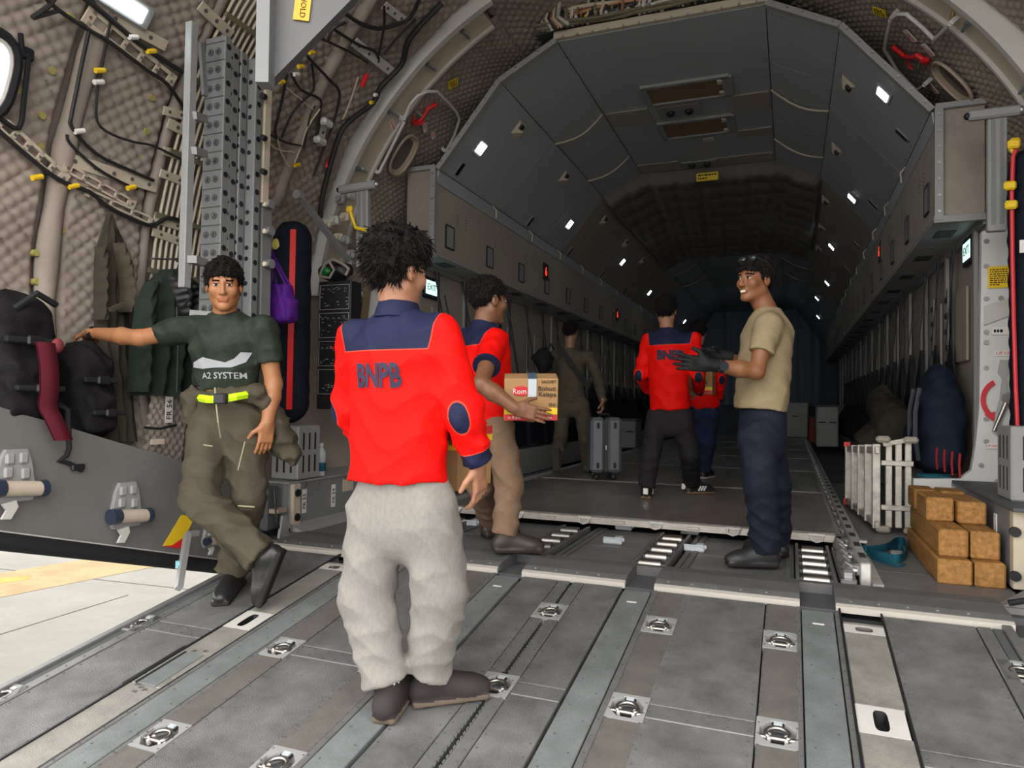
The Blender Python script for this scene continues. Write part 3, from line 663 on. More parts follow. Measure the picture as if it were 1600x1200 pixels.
CAB = [([(70,-5),(90,15),(140,48),(170,65),(230,110),(262,132),(288,170)], .011), ([(140,45),(128,100),(118,150),(112,180),(113,200),(150,240),(200,265),(240,282)], .010),
 ([(172,35),(160,100),(152,145),(152,190),(175,210),(210,222),(240,228),(285,250)], .007), ([(105,210),(110,225),(150,262),(190,285),(215,296)], .008),
 ([(-5,202),(60,258),(100,285),(140,300),(172,325),(232,352),(262,340),(285,346)], .012), ([(128,-5),(155,15),(190,45),(220,70),(285,113)], .014), ([(50,28),(75,10),(85,-3)], .012), ([(52,28),(90,17)], .010),
 ([(690,5),(640,60),(628,100),(595,135),(583,160),(545,190),(530,212),(515,260),(503,310),(500,340)], .020), ([(535,18),(560,35),(590,45),(620,38),(640,28),(655,0)], .014),
 ([(520,45),(560,70),(585,80),(592,92)], .010), ([(480,88),(515,125),(530,142),(528,165),(520,195),(505,235),(490,275)], .010), ([(455,115),(470,140),(500,155),(500,175),(497,200),(492,225)], .009),
 ([(500,60),(540,78),(575,98)], .008), ([(600,10),(600,40),(592,85)], .009), ([(487,100),(490,140),(470,160),(455,180),(440,215)], .009), ([(450,105),(440,160),(430,200),(432,215)], .010),
 ([(415,207),(445,222),(472,228)], .007), ([(650,30),(620,60),(600,85)], .009), ([(475,232),(480,205),(485,180),(493,165)], .006), ([(540,35),(520,45),(512,65)], .010)]
for pix, r in CAB: cyl_tube('cable', pix, r, 'cable')
for pix, r in (([(412,210),(430,232),(460,238)], .006), ([(445,135),(470,155),(490,172)], .005), ([(560,120),(545,165),(535,187)], .006), ([(433,215),(440,240),(452,262)], .007), ([(500,170),(480,200),(470,230),(460,255)], .006)): cyl_tube('thin_pipe', pix, r, 'cream')
for i, (x, y, c) in enumerate([(236,80,'yellow'),(156,110,'yellow'),(58,277,'yellow'),(115,291,'yellow'),(205,293,'yellow'),(470,104,'yellow'),(487,82,'yellow'),(440,128,'yellow'),(582,160,'yellow'),(464,258,'yellow'),(154,128,'white_tag'),(208,58,'white_tag'),(463,116,'white_tag'),(588,148,'white_tag'),(124,205,'white_tag')]):
    p = oncyl(x, y, 2.565); MB().cyl(p-V(.0,.025,.012), p+V(0,.025,.012), .014, n=8).build('cable_tag', c, wtl)
for x, y in ((565,135), (510,262)):
    p = oncyl(x, y, 2.59); q = oncyl(x+9, y-20, 2.59); o = MB().cyl(p, q, .017).build('fire_handle', 'red', wtl, True); MB().cyl(q, q+nrm(q-p)*.05, .006).build('pull_pin', 'steel', o)
plate((553,65), (612,112), .07, holes=4, m='white_paint'); plate((508,185), (500,228), .06, m='white_paint', holes=3); plate((600,8), (632,32), .06, m='white_paint')
for x, y in ((510,192), (500,220)): p = oncyl(x, y, 2.56); MB().box(p, (.06,.11,.055), None, .015).build('connector_pod', 'white_paint', wtl)
mb = MB(); 
for f in np.linspace(.25, 1.05, 18): pass
MB().tube([cy(f, 4.05+.1*math.sin(f*4), 2.62) for f in np.linspace(.3,1.12,20)], [.045+.006*math.sin(i*2.1) for i in range(20)], 10).build('lagged_duct', 'quilt', wtl, 'full')
# yellow-green quilt buttons
btn = mat('button', (.36,.33,.10), .5)
for x, y in ((80,110),(27,140),(110,27),(65,180),(62,228),(237,152),(228,205),(275,27),(220,245),(55,395),(57,440),(58,470),(97,360),(208,393),(200,420),(563,92),(470,185)): p = oncyl(x, y, 2.625); n = cnorm(p); MB().cyl(p-n*.03, p+n*.012, .018, n=10).build('quilt_button', btn, wtl)
# ---- left hull window and wall light
t = thing('hull_window', 'bright oval porthole with black seal at the left edge', 'window', oncyl(-25,112,2.66)); c0 = oncyl(-25,112,2.575); n = cnorm(c0); tt = nrm(np.cross(V(0,1,0), n))
def ovalring(c, n, ay, at_, r, m=28, pw=3.0):
    t_ = nrm(np.cross(V(0,1,0), n)); P = []
    for k in range(m): a = 2*PI*k/m; ca, sa = math.cos(a), math.sin(a); rr = (abs(ca)**pw+abs(sa)**pw)**(-1/pw); P.append(c+V(0,1,0)*ay*ca*rr+t_*at_*sa*rr)
    return P
MB().tube(ovalring(c0, n, .13, .19, .03), .026, 8, closed=True).build('seal', 'rubber', t, True); MB().tube(ovalring(c0, n, .105, .165, .03), .016, 8, closed=True).build('inner_ring', 'white_paint', t, True)
MB().prism(ovalring(c0-n*.012, n, .10, .16, .03), n*.008).build('pane', 'window_lit', t)
cyl_tube('shade_strap', [(32,52),(36,85),(44,92),(38,150),(30,200),(0,185)], .012, 'rubber'); MB().box(oncyl(44,85,2.6), (.03,.05,.06), None, .008).build('strap_clip', 'rubber', wtl)
t = thing('wall_light', 'grey wall light with bluish lit panel at the top left', 'light', oncyl(195,5,2.6)); A, B = oncyl(150,-22,2.585), oncyl(228,28,2.585); n = cnorm((A+B)/2); R = frame(B-A, n)
MB().box((A+B)/2, (.13,np.linalg.norm(B-A)+.05,.05), R, .012).build('housing', 'grey_light', t); MB().box((A+B)/2+n*.028, (.075,np.linalg.norm(B-A)*.8,.006), R).build('lit_panel', 'lamp_lit', t)
# ---- door windows, grab handles, red handles
for side, wc, nm in ((-1, (631,243), 'left'), (1, (1487,130), 'right')):
    c0 = oncyl(*wc, 2.545); n = cnorm(c0); t = thing('door_window', 'oval window in the quilted %s paratroop door' % nm, 'window', c0)
    o1 = ovalring(c0, n, .12, .18, 0, 28, 2.6); o2 = ovalring(c0-n*.022, n, .085, .145, 0, 28, 2.6); N = 28
    MB().add(o1+o2, [(k,(k+1)%N,N+(k+1)%N,N+k) for k in range(N)]).build('reveal', mat('tan_plastic', (.40,.32,.24), .45), t, True); MB().tube(o1, .012, 6, closed=True).build('rim', 'tan_plastic', t, True)
    MB().prism(o2, -n*.008).build('pane', mat('pane_brown', (.12,.10,.09), .15), t)
def bar(name, label, pixs, rad=2.53, r=.013, m='white_paint', feet=True):
    t = thing(name, label, 'handle', oncyl(*pixs[0][0], rad))
    for pix in pixs:
        P = [oncyl(x, y, rad) for x, y in pix]; o = MB().tube(P, r, 10).build('tube', m, t, True)
        if feet:
            for p in (P[0], P[-1]): n = cnorm(p); MB().beam(p, p-n*.09, .03, .022, (0,1,0)).build('foot', m, o)
bar('grab_rail', 'cream bent grab rail round the red handle on the left door', [[(632,187),(640,165),(652,150),(668,143),(682,143),(700,160),(713,174),(718,186),(710,212),(697,237)], [(632,190),(612,230),(592,270)]])
bar('grab_rail', 'cream bent grab rail round the red handle on the right door', [[(1392,30),(1402,22),(1416,22),(1440,42),(1460,62)], [(1391,32),(1386,55),(1381,76),(1402,112),(1431,141),(1444,133)], [(1460,62),(1484,38)]])
for nm, pix in (('left', [(648,192),(655,190),(662,182),(668,170),(682,163)]), ('right', [(1394,72),(1412,87),(1424,90),(1433,86),(1446,95)])):
    P = [oncyl(x, y, 2.56) for x, y in pix]; i0 = 0 if nm == 'left' else -1
    t = thing('emergency_lever', 'red cranked emergency handle on the %s door' % nm, 'handle', P[i0]); n = cnorm(P[i0])
    MB().tube(P, [.022,.018,.014,.016,.018] if nm == 'left' else [.018,.016,.014,.018,.022], 10).build('lever', 'red', t, True); MB().cyl(P[i0]-n*.015, P[i0]+n*.015, .026).build('pivot', 'red', t, True)
    b0 = oncyl(*((656,178) if nm == 'left' else (1436,100)), 2.562); MB().box(b0, (.02,.11,.012), frame(V(0,1,0), n), .01).build('backplate', 'tan_plastic', t)
    arc = [b0+n*.02+V(0,1,0)*.085*math.cos(a)+np.cross(V(0,1,0), n)*.085*math.sin(a) for a in np.linspace(.3, 2.6, 10)]; MB().tube(arc, .010, 6).build('arrow_band', 'red_print', t)
def placard(x, y, w_, h_, m, lines, label, name='placard', rad=2.575, pm='red_print', par=None, size=.02, tilt=0.0):
    c = oncyl(x, y, rad); n = cnorm(c); up = nrm(np.cross(V(0,1,0), n)); up = up if up[2] > 0 else -up; rt = nrm(np.cross(up, n)); ca, sa = math.cos(tilt), math.sin(tilt); rt, up = rt*ca+up*sa, up*ca-rt*sa
    R = np.stack([rt, up, n], 1); o = MB().box(c, (w_, h_, .004), R).build(name, m); tag(o, label, 'sign'); (microprint(o, lines, c+n*.0025, rt, up, n, w_, h_, pm) if isinstance(lines, int) else text('lettering', lines, size, c+n*.004, rt, up, pm, o)); return o
placard(613,195,.10,.045,'white_tag','CLOSE','white CLOSE placard beside the red handle on the left door',size=.034,tilt=-.4); placard(664,200,.10,.04,'white_tag',2,'white instruction placard below the red handle on the left door',size=.017,tilt=-.5); placard(677,212,.08,.04,'white_tag',2,'small white placard right of the left door window',size=.016,tilt=-.5)
placard(708,131,.09,.09,'yellow',5,'yellow square placard on the left door quilt','placard',2.575,'black_print',size=.017,tilt=-.5)
placard(1374,19,.08,.10,'yellow',5,'yellow placard on the right quilt near the ceiling','placard',2.575,'black_print',size=.016,tilt=.3)
placard(1422,56,.11,.05,'white_tag','OPEN','white OPEN placard inside the right grab rail',size=.036,tilt=1.1); placard(1450,78,.11,.05,'white_tag',2,'white instruction placard right of the right red handle',size=.018,tilt=1.1); placard(1458,138,.10,.045,'white_tag','CLOSE','white CLOSE placard below the right grab rail',size=.032,tilt=1.1); placard(1488,173,.10,.045,'white_tag',2,'small white placard at the lower end of the right door',size=.016,tilt=1.0)
# ---- overhead pipe run above the hold ceiling edge
t = thing('overhead_pipe_run', 'tangle of clamped pipes and hoses above the hold opening', 'pipes', (XC, 5.3, 4.0))
hose = [mat('hose_olive', (.18,.17,.11), .6), MATS['white_paint'], MATS['cable'], mat('copper', (.35,.17,.09), .4, .6), MATS['cream']]
rng = random.Random(3)
MB().box((-1.0,5.47,4.06), (1.75,.04,.03), None, .004).build('mount_rail', 'cream', t)
for k in range(11):
    z = 3.93+.022*(k % 5)+.01*rng.random(); y = 5.43-.018*(k//4)-.01*rng.random(); MB().tube([(-1.95+2.0*u+.0, y+.012*math.sin(9*u+k), z+.012*math.sin(14*u+2*k)) for u in np.linspace(0,1,24)], .009+.008*rng.random(), 7).build('pipe', hose[k % 5], t, True)
for k in range(46):
    x = -1.92+k*.042+.01*rng.random(); y = 5.38+.03*rng.random(); MB().tube([(x,y+.05,3.925),(x,y,3.95+.02*rng.random()),(x+.03*rng.random(),y-.02,4.0),(x+.02,y-.01,4.10+.04*rng.random())], .010+.009*rng.random(), 7).build('hose_end', hose[rng.randrange(5)], t, True)
    if k % 2: MB().box((x,y,3.945+.05*rng.random()), (.026,.04,.03), None, .006).build('clamp', ('yellow' if k % 9 == 0 else 'white_paint' if k % 3 else 'dull_metal'), t)
for k in range(7): MB().tube([(-1.85+.03*k,5.42-.01*k,3.90),(-1.88+.02*k,5.36,3.98),(-1.80+.02*k,5.3-.02*k,4.08)], .016, 8).build('hose_end', hose[k % 5], t, True)
# ---- grey upper door corner with orange placard
t = thing('upper_door_panel', 'grey triangular corner of the raised cargo door with orange placard', 'door panel', at(470,-20,2.75))
P = [at(416,134,2.75), at(424,-260,2.75), at(760,-260,2.75), at(548,0,2.75)]; n = nrm(np.cross(P[1]-P[0], P[2]-P[0])); n = n if n.dot(CP-P[0]) > 0 else -n
MB().prism(P, -n*.05).build('panel', mat('door_grey', (.11,.113,.12), .5, 0, .04, 4), t); MB().beam(at(414,134,2.72), at(421,-260,2.72), .05, .07, n).build('edge_flange', 'grey_paint', t)
pc = at(474,2,2.745); u_ = nrm(at(474,-30,2.745)-pc); r_ = nrm(np.cross(u_, n)); R = np.stack([r_, u_, n], 1); R2 = R @ np.array(Matrix.Rotation(-.12, 3, 'Z')); MB().box(pc+n*.002, (.062,.15,.004), R2).build('orange_placard', 'orange_tag', t)
text('lettering', 'HOLD', .030, at(474,12,2.745)+n*.005, -R2[:,1], R2[:,0], 'black_print', t)
# ---- stack of perforated loading planks
def plank(x, y, w_, d_, z0, z1, bolts, nm):
    t = thing('loading_plank', nm, 'plank', (x, y, z0), 'perforated loading planks against the left wall')
    MB().box((x,y,(z0+z1)/2), (w_,d_,z1-z0), None, .006).build('body', 'grey_paint', t); hm = MB(); bm = MB(); wm = MB()
    n = int((z1-z0)/.105)
    for k in range(n):
        z = z1-.09-k*.105
        if bolts:
            for dx in (-.028,.028): bm.cyl((x+dx,y-d_/2-.004,z), (x+dx,y-d_/2+.004,z), .020, n=12); wm.cyl((x+dx,y-d_/2-.012,z), (x+dx,y-d_/2,z), .008, n=8)
            bm.box((x,y-d_/2,z+.052), (w_*.96,.008,.004))
        hm.cyl((x+w_/2-.002,y,z+.03), (x+w_/2+.002,y,z+.03), .017, n=10)
        if not bolts: hm.cyl((x+.012,y-d_/2-.002,z+.01+.04*(k%2)), (x+.012,y-d_/2+.002,z+.01+.04*(k%2)), .014, n=10)
    stuff(hm.build('lightening_holes', 'black', t)); 
    if bolts: stuff(bm.build('washers', 'grey_dark', t)); stuff(wm.build('bolts', 'steel', t))
z1 = ony(340,64,3.10)[2]
for k, (xl, xr, top) in enumerate(((314,346,62), (347,358,72), (360,372,82), (374,396,95))):
    y = 3.10+.066*k; a, b = ony(xl,300,y), ony(xr,300,y); zt = ony(xl,top,y)[2]
    plank((a[0]+b[0])/2, y+.03, b[0]-a[0]-.004, .06, .55, zt, k == 0, 'grey loading plank %s' % ['with rows of paired bolts on its face', 'with holes, second in the stack behind the bolted one', 'with holes, third in the stack behind the bolted one', 'with holes, last in the stack by the cream post'][k])
p0, p1 = ony(300,36,2.88), ony(288,450,2.88); t = thing('plank_rack', 'grey upright post and arms holding the loading planks', 'rack', (p1[0],2.88,p1[2]))
MB().beam(p0, p1, .045, .05, (0,1,0), .004).build('post', 'grey_light', t)
for yy in (180, 235, 405): A, B = ony(300,yy,2.88), ony(318,yy+6,3.02); MB().beam(A, B, .05, .04).build('arm', 'grey_light', t)
MB().beam(ony(315,68,3.0), ony(320,150,3.0), .02, .03, (0,1,0)).build('stop_bar', 'grey_paint', t); MB().beam(ony(300,492,2.95), ony(345,496,2.99), .05, .05).build('arm', 'grey_light', t)
A, B = ony(417,140,3.40), ony(411,318,3.40); t = thing('cream_post', 'narrow cream post with black bolts right of the plank stack', 'post', B); MB().beam(A, B, .035, .05, (0,1,0)).build('post', 'cream', t)
for yy in (150,215,268): p = ony(411,yy,3.33); MB().cyl(p-V(0,.01,0), p+V(0,.02,0), .018).build('bolt', 'black', t)
# roller bracket column below it
t = thing('roller_bracket', 'grey cast bracket column with side rollers behind the purple bag', 'bracket', ony(412,520,3.45)); A, B = ony(413,312,3.45), ony(409,540,3.45); MB().beam(A, B, .05, .09, (0,1,0), .006).build('casting', 'grey_paint', t)
for yy in (320,362,413): p = ony(414,yy,3.45); MB().cyl(p-V(.02,0,0), p+V(.055,0,0), .028).build('roller', 'grey_paint', t, True); q = ony(416,yy,3.41); MB().cyl(q, q-V(0,.02,0), .014).build('bolt', mat('ivory', (.7,.65,.5), .5), t)
for yy in (330,372,420,465): p = ony(397,yy,3.5); MB().box(p, (.06,.06,.05), None, .01).cyl(p-V(.04,0,0), p+V(.05,0,0), .02).build('lug', 'grey_paint', t)
# ---- sill panel on the left with fittings
def sp(px, py, x=-3.2): return onx(px, py, x)
def sz(y, t_): return sillz(y)+(.545-.02*(y-2))*t_
sill = struct(MB().prism([(-3.2,1.0,sz(1.0,.0)),(-3.2,3.36,sz(3.36,0)),(-3.2,3.55,.30),(-3.2,3.42,.40),(-3.2,1.0,sz(1.0,1))], (-.05,0,0)).build('trim_sill_panel', mat('sill_grey', (.155,.153,.148), .5, 0, .08, 3, .1, 50)))
MB().tube([(-3.19,y,sillz(y)-.028) for y in np.linspace(1.0,3.4,8)], .04, 10).build('rubber_seal', 'rubber', sill, True); MB().beam((-3.195,1.0,sillz(1.0)+.018), (-3.195,3.4,sillz(3.4)+.018), .004, .006).build('seal_edge', 'white_paint', sill)
MB().prism([(-3.25,1.0,sz(1.0,1)),(-3.25,3.42,.40),(-3.6,3.42,.40),(-3.6,1.0,sz(1.0,1))], (0,0,-.02)).build('sill_shelf', 'grey_dark', sill)
for k, (px, py) in enumerate(((18,748),(193,793),(325,838))):
    c = sp(px, py); t = thing('door_hinge_fitting', 'cast grey roller fitting on the sill panel, %s' % ['at the left picture edge', 'left of the coloured flash', 'behind the crossed legs'][k], 'fitting', c, 'roller fittings on the sill panel')
    w_ = .085 if k < 2 else .05; q = w_/.085
    P = [c+V(0,a*q,b*q) for a, b in ((-.09,-.05),(-.07,-.10),(.08,-.10),(.095,-.06),(.07,.08),(.05,.13),(-.04,.13),(-.06,.09))]; MB().prism(P, (.025,0,0)).build('base', 'grey_light', t)
    for a, b in ((-.03,.09),(.03,.09),(-.035,.03),(.04,.02)): MB().box(c+V(.03,a*q,b*q), (.02,.04*q,.05*q), None, .008).build('rib', 'grey_light', t)
    MB().cyl(c+V(.05,-.10*q,-.03*q), c+V(.05,.10*q,-.05*q), .034*q).build('roller', mat('worn_roller', (.5,.42,.34), .7), t, True); MB().cyl(c+V(.05,-.115*q,-.03*q), c+V(.05,-.07*q,-.03*q), .04*q).build('hub', mat('dark_blue_steel', (.06,.08,.13), .3, .6), t, True); MB().cyl(c+V(.05,.09*q,-.05*q), c+V(.05,.12*q,-.05*q), .038*q).build('hub', mat('dark_blue_steel', (.06,.08,.13), .3, .6), t, True)
    MB().prism([c+V(.04,a*q,b*q) for a, b in ((-.07,-.10),(-.01,-.09),(.0,-.12),(-.03,-.17),(-.07,-.165),(-.05,-.13))], (.012,0,0)).build('tab', 'white_paint', t)
t = thing('colour_flash', 'painted green, yellow and red flash on the sill panel', 'marking', sp(275,830)); 
for m, P in ((mat('fl_green', (.02,.25,.08), .5), [(300,792),(288,800),(286,806),(293,803)]), ('yellow', [(293,802),(283,805),(254,853),(268,852),(290,838),(300,815)]), ('red', [(254,854),(268,852),(292,836),(283,857)])): MB().prism([sp(x, y, -3.199) for x, y in P], (.003,0,0)).build('stripe', m, t)
A, B = sp(276,833), onramp(284,920); t = thing('prop_stick', 'slim grey metal prop between the ramp edge and sill panel', 'prop', B); MB().beam(A+V(.08,0,0), B+V(-.02,0,.0), .035, .03, (0,1,0)).build('stay', 'grey_light', t); MB().beam(A+V(.08,0,0), sp(292,831)+V(.08,0,0), .03, .03).build('hook', 'grey_light', t)
MB().box(at(281,882,np.dot(RW[:,2], (A+B)/2-CP)-.03), (.03,.03,.04)).build('blue_tape', mat('tape', (.25,.5,.6), .5), t)
# ================================================================ fixtures of the hold
def seg_frame(seg):
    (u0, z0), (u1, z1) = PROF[seg], PROF[seg+1]; d = nrm(V(u1-u0,0,z1-z0)); n = V(d[2],0,-d[0]); return d, n   # along, inward normal
ordn = ['first','second','third','fourth','fifth','sixth','seventh','eighth']
LAMP_F = MB().box((0,0,.006), (.15,.17,.012), None, .004).mesh('frame', 'grey_light'); LAMP_P = MB().box((0,0,.013), (.10,.12,.006)).mesh('lens', 'lamp_lit')
PYR = MB().add([(-.075,-.09,0),(.075,-.09,0),(.075,.09,0),(-.075,.09,0),(-.02,-.01,-.0),(0,0,.05)], [(0,1,5),(1,2,5),(2,3,5),(3,0,5)]).mesh('shade', 'cream'); PYRH = MB().box((.028,.03,.024), (.05,.06,.03), None, .004).mesh('aperture', 'black')
SLOT_F = MB().box((0,0,.004), (.14,.07,.008), None, .002).mesh('frame', 'grey_light'); SLOT_P = MB().box((0,0,.009), (.12,.05,.004)).mesh('recess', 'black')
def fix(kind, seg, pix, side):
    d, n = seg_frame(seg); R = Matrix([[d[0],0,n[0]],[0,1,0],[d[2],0,n[2]]])
    for i, (px, py) in enumerate(pix):
        p = onseg(px, py, seg)
        if p[1] > 21.7: continue
        nm, cat, parts, lab = {'lamp': ('ceiling_lamp', 'lamp', (('frame', LAMP_F), ('lens', LAMP_P)), 'small square lit lamp on the %s sloping panels, %s from the ramp'), 'pyr': ('reading_light', 'light', (('shade', PYR), ('aperture', PYRH)), 'unlit pyramid-shaped light on the %s sloping panels, %s from the ramp'),
            'slot': ('panel_slot', 'vent', (('frame', SLOT_F), ('recess', SLOT_P)), 'narrow black slot vent on the %s sloping panels, %s from the ramp')}[kind]
        t = thing(nm, lab % (side, ordn[min(i,7)]), cat, p, nm.replace('_', ' ')+'s of the hold')
        t.rotation_euler = R.to_euler()
        for q, me in parts: link(q, me, t, loc=(0,0,0))
fix('lamp', 2, [(750,231),(889,350),(972,409),(1014,457),(1069,502)], 'left'); fix('lamp', 6, [(1381,146),(1332,309),(1300,385),(1293,442),(1277,466),(1279,495)], 'right')
fix('pyr', 2, [(811,203),(882,278),(943,345),(977,380),(1003,407)], 'left'); fix('pyr', 6, [(1325,133),(1307,234),(1290,313),(1284,355),(1279,387)], 'right')
fix('slot', 2, [(718,264),(828,346),(890,393),(940,428),(976,455)], 'left'); fix('slot', 6, [(1410,211),(1365,319),(1340,383),(1324,421)], 'right')
for i, (x0, x1, y0, y1) in enumerate(((-1.31,-.56,6.56,6.97), (-1.31,-.60,7.47,7.92))):
    xm, ym = (x0+x1)/2, (y0+y1)/2; t = thing('ceiling_vent', 'brown mesh air vent in pale frame, %s the hold opening' % ('nearest' if i == 0 else 'second from'), 'vent', (xm,ym,3.85), 'mesh vents in the ceiling'); fr = MB()
    for dx, dy, sx, sy in ((0,-(y1-y0)/2,x1-x0+.05,.05),(0,(y1-y0)/2,x1-x0+.05,.05),(-(x1-x0)/2,0,.05,y1-y0),((x1-x0)/2,0,.09,y1-y0)): fr.box((xm+dx,ym+dy,3.835), (sx,sy,.03), None, .004)
    fr.build('frame', 'grey_light', t); MB().box((xm,ym,3.846), (x1-x0,y1-y0,.004)).build('backing', 'black', t); gm = MB()
    for k in range(38): gm.box((x0+(k+.5)*(x1-x0)/38,ym,3.84), (.007,y1-y0,.006))
    for k in range(18): gm.box((xm,y0+(k+.5)*(y1-y0)/18,3.838), (x1-x0,.007,.006))
    stuff(gm.build('mesh', mat('vent_brown', (.22,.14,.09), .6), t)); MB().box((x1-.06,y0+.08,3.825), (.05,.08,.02), None, .004).box((x1-.06,y1-.08,3.825), (.05,.08,.02), None, .004).build('catch', 'white_paint', t)
for y, nm in ((7.2,'between the two vents'), (8.87,'above the yellow placard')):
    t = thing('dome_light_pair', 'grey plate with two black domes %s' % nm, 'dome lights', (-1.06,y,3.85)); MB().box((-1.06,y,3.838), (.42,.30 if y < 8 else .2,.02), None, .004).build('plate', 'bin_edge', t)
    for dx in (-.09,.09): MB().ball((-1.06+dx,y,3.82), (.045,.05,.035)).build('dome', 'black', t, True)
p = ony(1105,276,8.95); t = tag(MB().box(p, (.26,.02,.10), None, .002).build('placard', 'yellow'), 'yellow placard hanging at the front of the dark ceiling blanket', 'sign'); microprint(t, 2, p-V(0,.0105,0), V(1,0,0), V(0,0,1), V(0,-1,0), .26, .10, 'black_print')
MB().box((-.87,8.1,3.842), (.12,.09,.02), None, .004).build('sensor', 'white_paint', ceil)
for (px, py), x, lab in (((852,425),-2.9,'red number display on the left bins nearest the ramp'), ((964,492),-2.9,'red number display further along the left bins'), ((1375,394),.9,'red number display on the right bins')):
    p = onx(px, py, x); s_ = 1 if x < -1 else -1; t = thing('seat_row_display', lab, 'display', p, 'red number displays'); MB().box(p, (.02,.20,.22), None, .004).build('case', 'black', t); text('digit', '6', .16, p+V(s_*.012,0,0), (0,s_,0), (0,0,1), 'red_digit', t)
for x, px, py, lab in ((-3.19,672,450,'lit green exit sign on the left hold wall'), (1.19,1514,392,'lit green exit sign on the right hold wall')):
    p = onx(px, py, x); s_ = 1 if x < -1 else -1; t = thing('exit_sign', lab, 'exit sign', p, 'exit signs'); MB().box(p, (.03,.26,.20), None, .005).build('case', 'black', t); MB().box(p+V(s_*.014,0,0), (.008,.22,.13)).build('face', 'exit_lit', t); text('lettering', 'EXIT', .085, p+V(s_*.019,0,0), (0,s_,0), (0,0,1), 'black_print', t)
# ---- hold side walls: troop seats folded up, belts, wall ribs
for s_, x, par, side in ((1, -3.2, wl, 'left'), (-1, 1.2, wr, 'right')):
    for k in range(16):
        y = 5.75+k*.97; MB().box((x+s_*.012,y,1.25), (.03,.06,1.75), None, .004).build('wall_rib', 'bin_edge', par)
        if k < 12: MB().box((x+s_*.008,y+.45,1.5), (.02,.42,.55), None, .01).build('wall_panel', 'taupe', par)
    MB().box((x+s_*.12,13.7,.16), (.22,16.4,.30), None, .006).build('side_sill', 'bin_edge', par)
    for k in range(19):
        y = (6.1 if s_ > 0 else 6.36)+k*.62; t = thing('troop_seat', 'folded dark troop seat on the %s hold wall, %s from the ramp' % (side, (ordn+['ninth','tenth','eleventh','twelfth','thirteenth','fourteenth','fifteenth','sixteenth','seventeenth','eighteenth','nineteenth'])[k]), 'seat', (x+s_*.2,y,.32), 'folded troop seats on the %s wall' % side)
        dd = (.05 if k < 6 else .20) if s_ < 0 else .12
        low = s_ < 0 and k < 2
        if not low: MB().prism([(x+s_*.04,y-.24,.95),(x+s_*(.04+dd),y-.22,.62),(x+s_*(.06+dd),y-.22,.36),(x+s_*.04,y-.24,.33)], (0,.46,0)).build('seat_pan', 'navy', t)
        bx_, bz_ = (.045, 1.02) if low else (.07, .95)
        MB().prism([(x+s_*bx_,y-.22,bz_),(x+s_*bx_,y+.22,bz_),(x+s_*.045,y+.02,1.42 if s_ < 0 else 1.22),(x+s_*.045,y-.02,1.42 if s_ < 0 else 1.22)], (s_*(.012 if low else .03),0,0)).build('backrest', 'black', t)
        MB().beam((x+s_*.04,y,1.3), (x+s_*.05,y-.05,2.11), .035, .004, (1,0,0)).build('strap', mat('strap_grey', (.07,.075,.09), .8), t)
        MB().beam((x+s_*(.05 if low else .10),y+.30,1.2 if low else .9), (x+s_*.04,y-.12,2.11), .03, .004, (1,0,0)).build('strap', 'strap_grey', t)
    for k in range(2 if s_ < 0 else 1):
        yy = (6.66+.62*k) if s_ < 0 else 7.65; t = thing('ladder_strip', 'pale strip with black step clips on the %s wall%s' % (side, ['', ', further one'][k]), 'clip strip', (x+s_*.05,yy,.9)); MB().box((x+s_*.02,yy,1.35), (.012,.10,1.0), None, .003).build('strip', 'bin_edge', t)
        for j in range(7): MB().box((x+s_*.029,yy,.98+j*.13), (.012,.08,.045), None, .004).build('clip', 'black', t)
for k in range(4):
    p = onx(690+32*k, 470+4*k, -3.02); MB().beam(p+V(.03,0,.05), p+V(.06,.35,-.75), .03, .004, (1,0,0)).build('webbing', 'strap_grey', wl)
# far clutter at the front of the hold
for i, (x, y, dx, dz, m, lab) in enumerate(((.62,17,.5,.55,'red','red equipment crate far down the right side of the hold'), (.66,15.4,.4,.8,'grey_light','pale grey equipment case far down the right side'), (-.2,19.5,1.2,.9,'bin_edge','grey cargo rack far down the hold centre'), (-2.7,12.5,.4,.5,'grey_paint','grey equipment case on the left hold floor'))):
    t = thing('equipment_case', lab, 'case', (x,y,.106)); MB().box((x,y,.106+dz/2), (dx,.5,dz), None, .02).build('body', m if m != 'red' else mat('dull_red', (.25,.05,.03), .6), t); MB().box((x,y,.1+dz), (dx+.03,.53,.04), None, .01).build('lid', 'grey_dark', t)
    for q in (-1,1): MB().tube([(x+q*dx*.25-.06,y-.255,.1+dz*.6),(x+q*dx*.25-.06,y-.29,.1+dz*.6),(x+q*dx*.25+.06,y-.29,.1+dz*.6),(x+q*dx*.25+.06,y-.255,.1+dz*.6)], .01).build('handle', 'black', t)
# ================================================================ left side equipment by the ramp hinge
t = thing('sill_box', 'long grey equipment sill marked FR 55 and FR 54', 'equipment box', (-3.3,4.6,0))
MB().box((-3.30,4.62,.165), (.46,1.56,.30), None, .006).build('body', 'grey_paint', t); MB().box((-3.055,3.88,.165), (.03,.07,.29), None, .002).build('end_strip', 'cream', t); MB().box((-3.30,4.62,.318), (.48,1.6,.014), None, .002).build('lid', 'grey_light', t)
MB().prism([(-3.06,3.84,0),(-2.95,3.84,0),(-3.06,3.84,.05)], (0,1.55,0)).build('foot_rail', 'grey_light', t)
for z in (.09,.25): MB().cyl((-3.045,3.88,z), (-3.03,3.88,z), .026).build('bolt', 'black', t, True)
for k in range(9):
    for z in (.04,.29): MB().cyl((-3.072,4.0+k*.15,z), (-3.063,4.0+k*.15,z), .010, n=8).build('screw', 'dull_metal', t)
for y, s_ in ((3.99,'FR 55'), (4.32,'FR 54')): MB().box((-3.069,y,.18), (.004,.045,.16)).build('label_plate', 'white_tag', t); text('lettering', s_, .045, (-3.066,y,.18), (0,0,1), (0,-1,0), 'black_print', t)
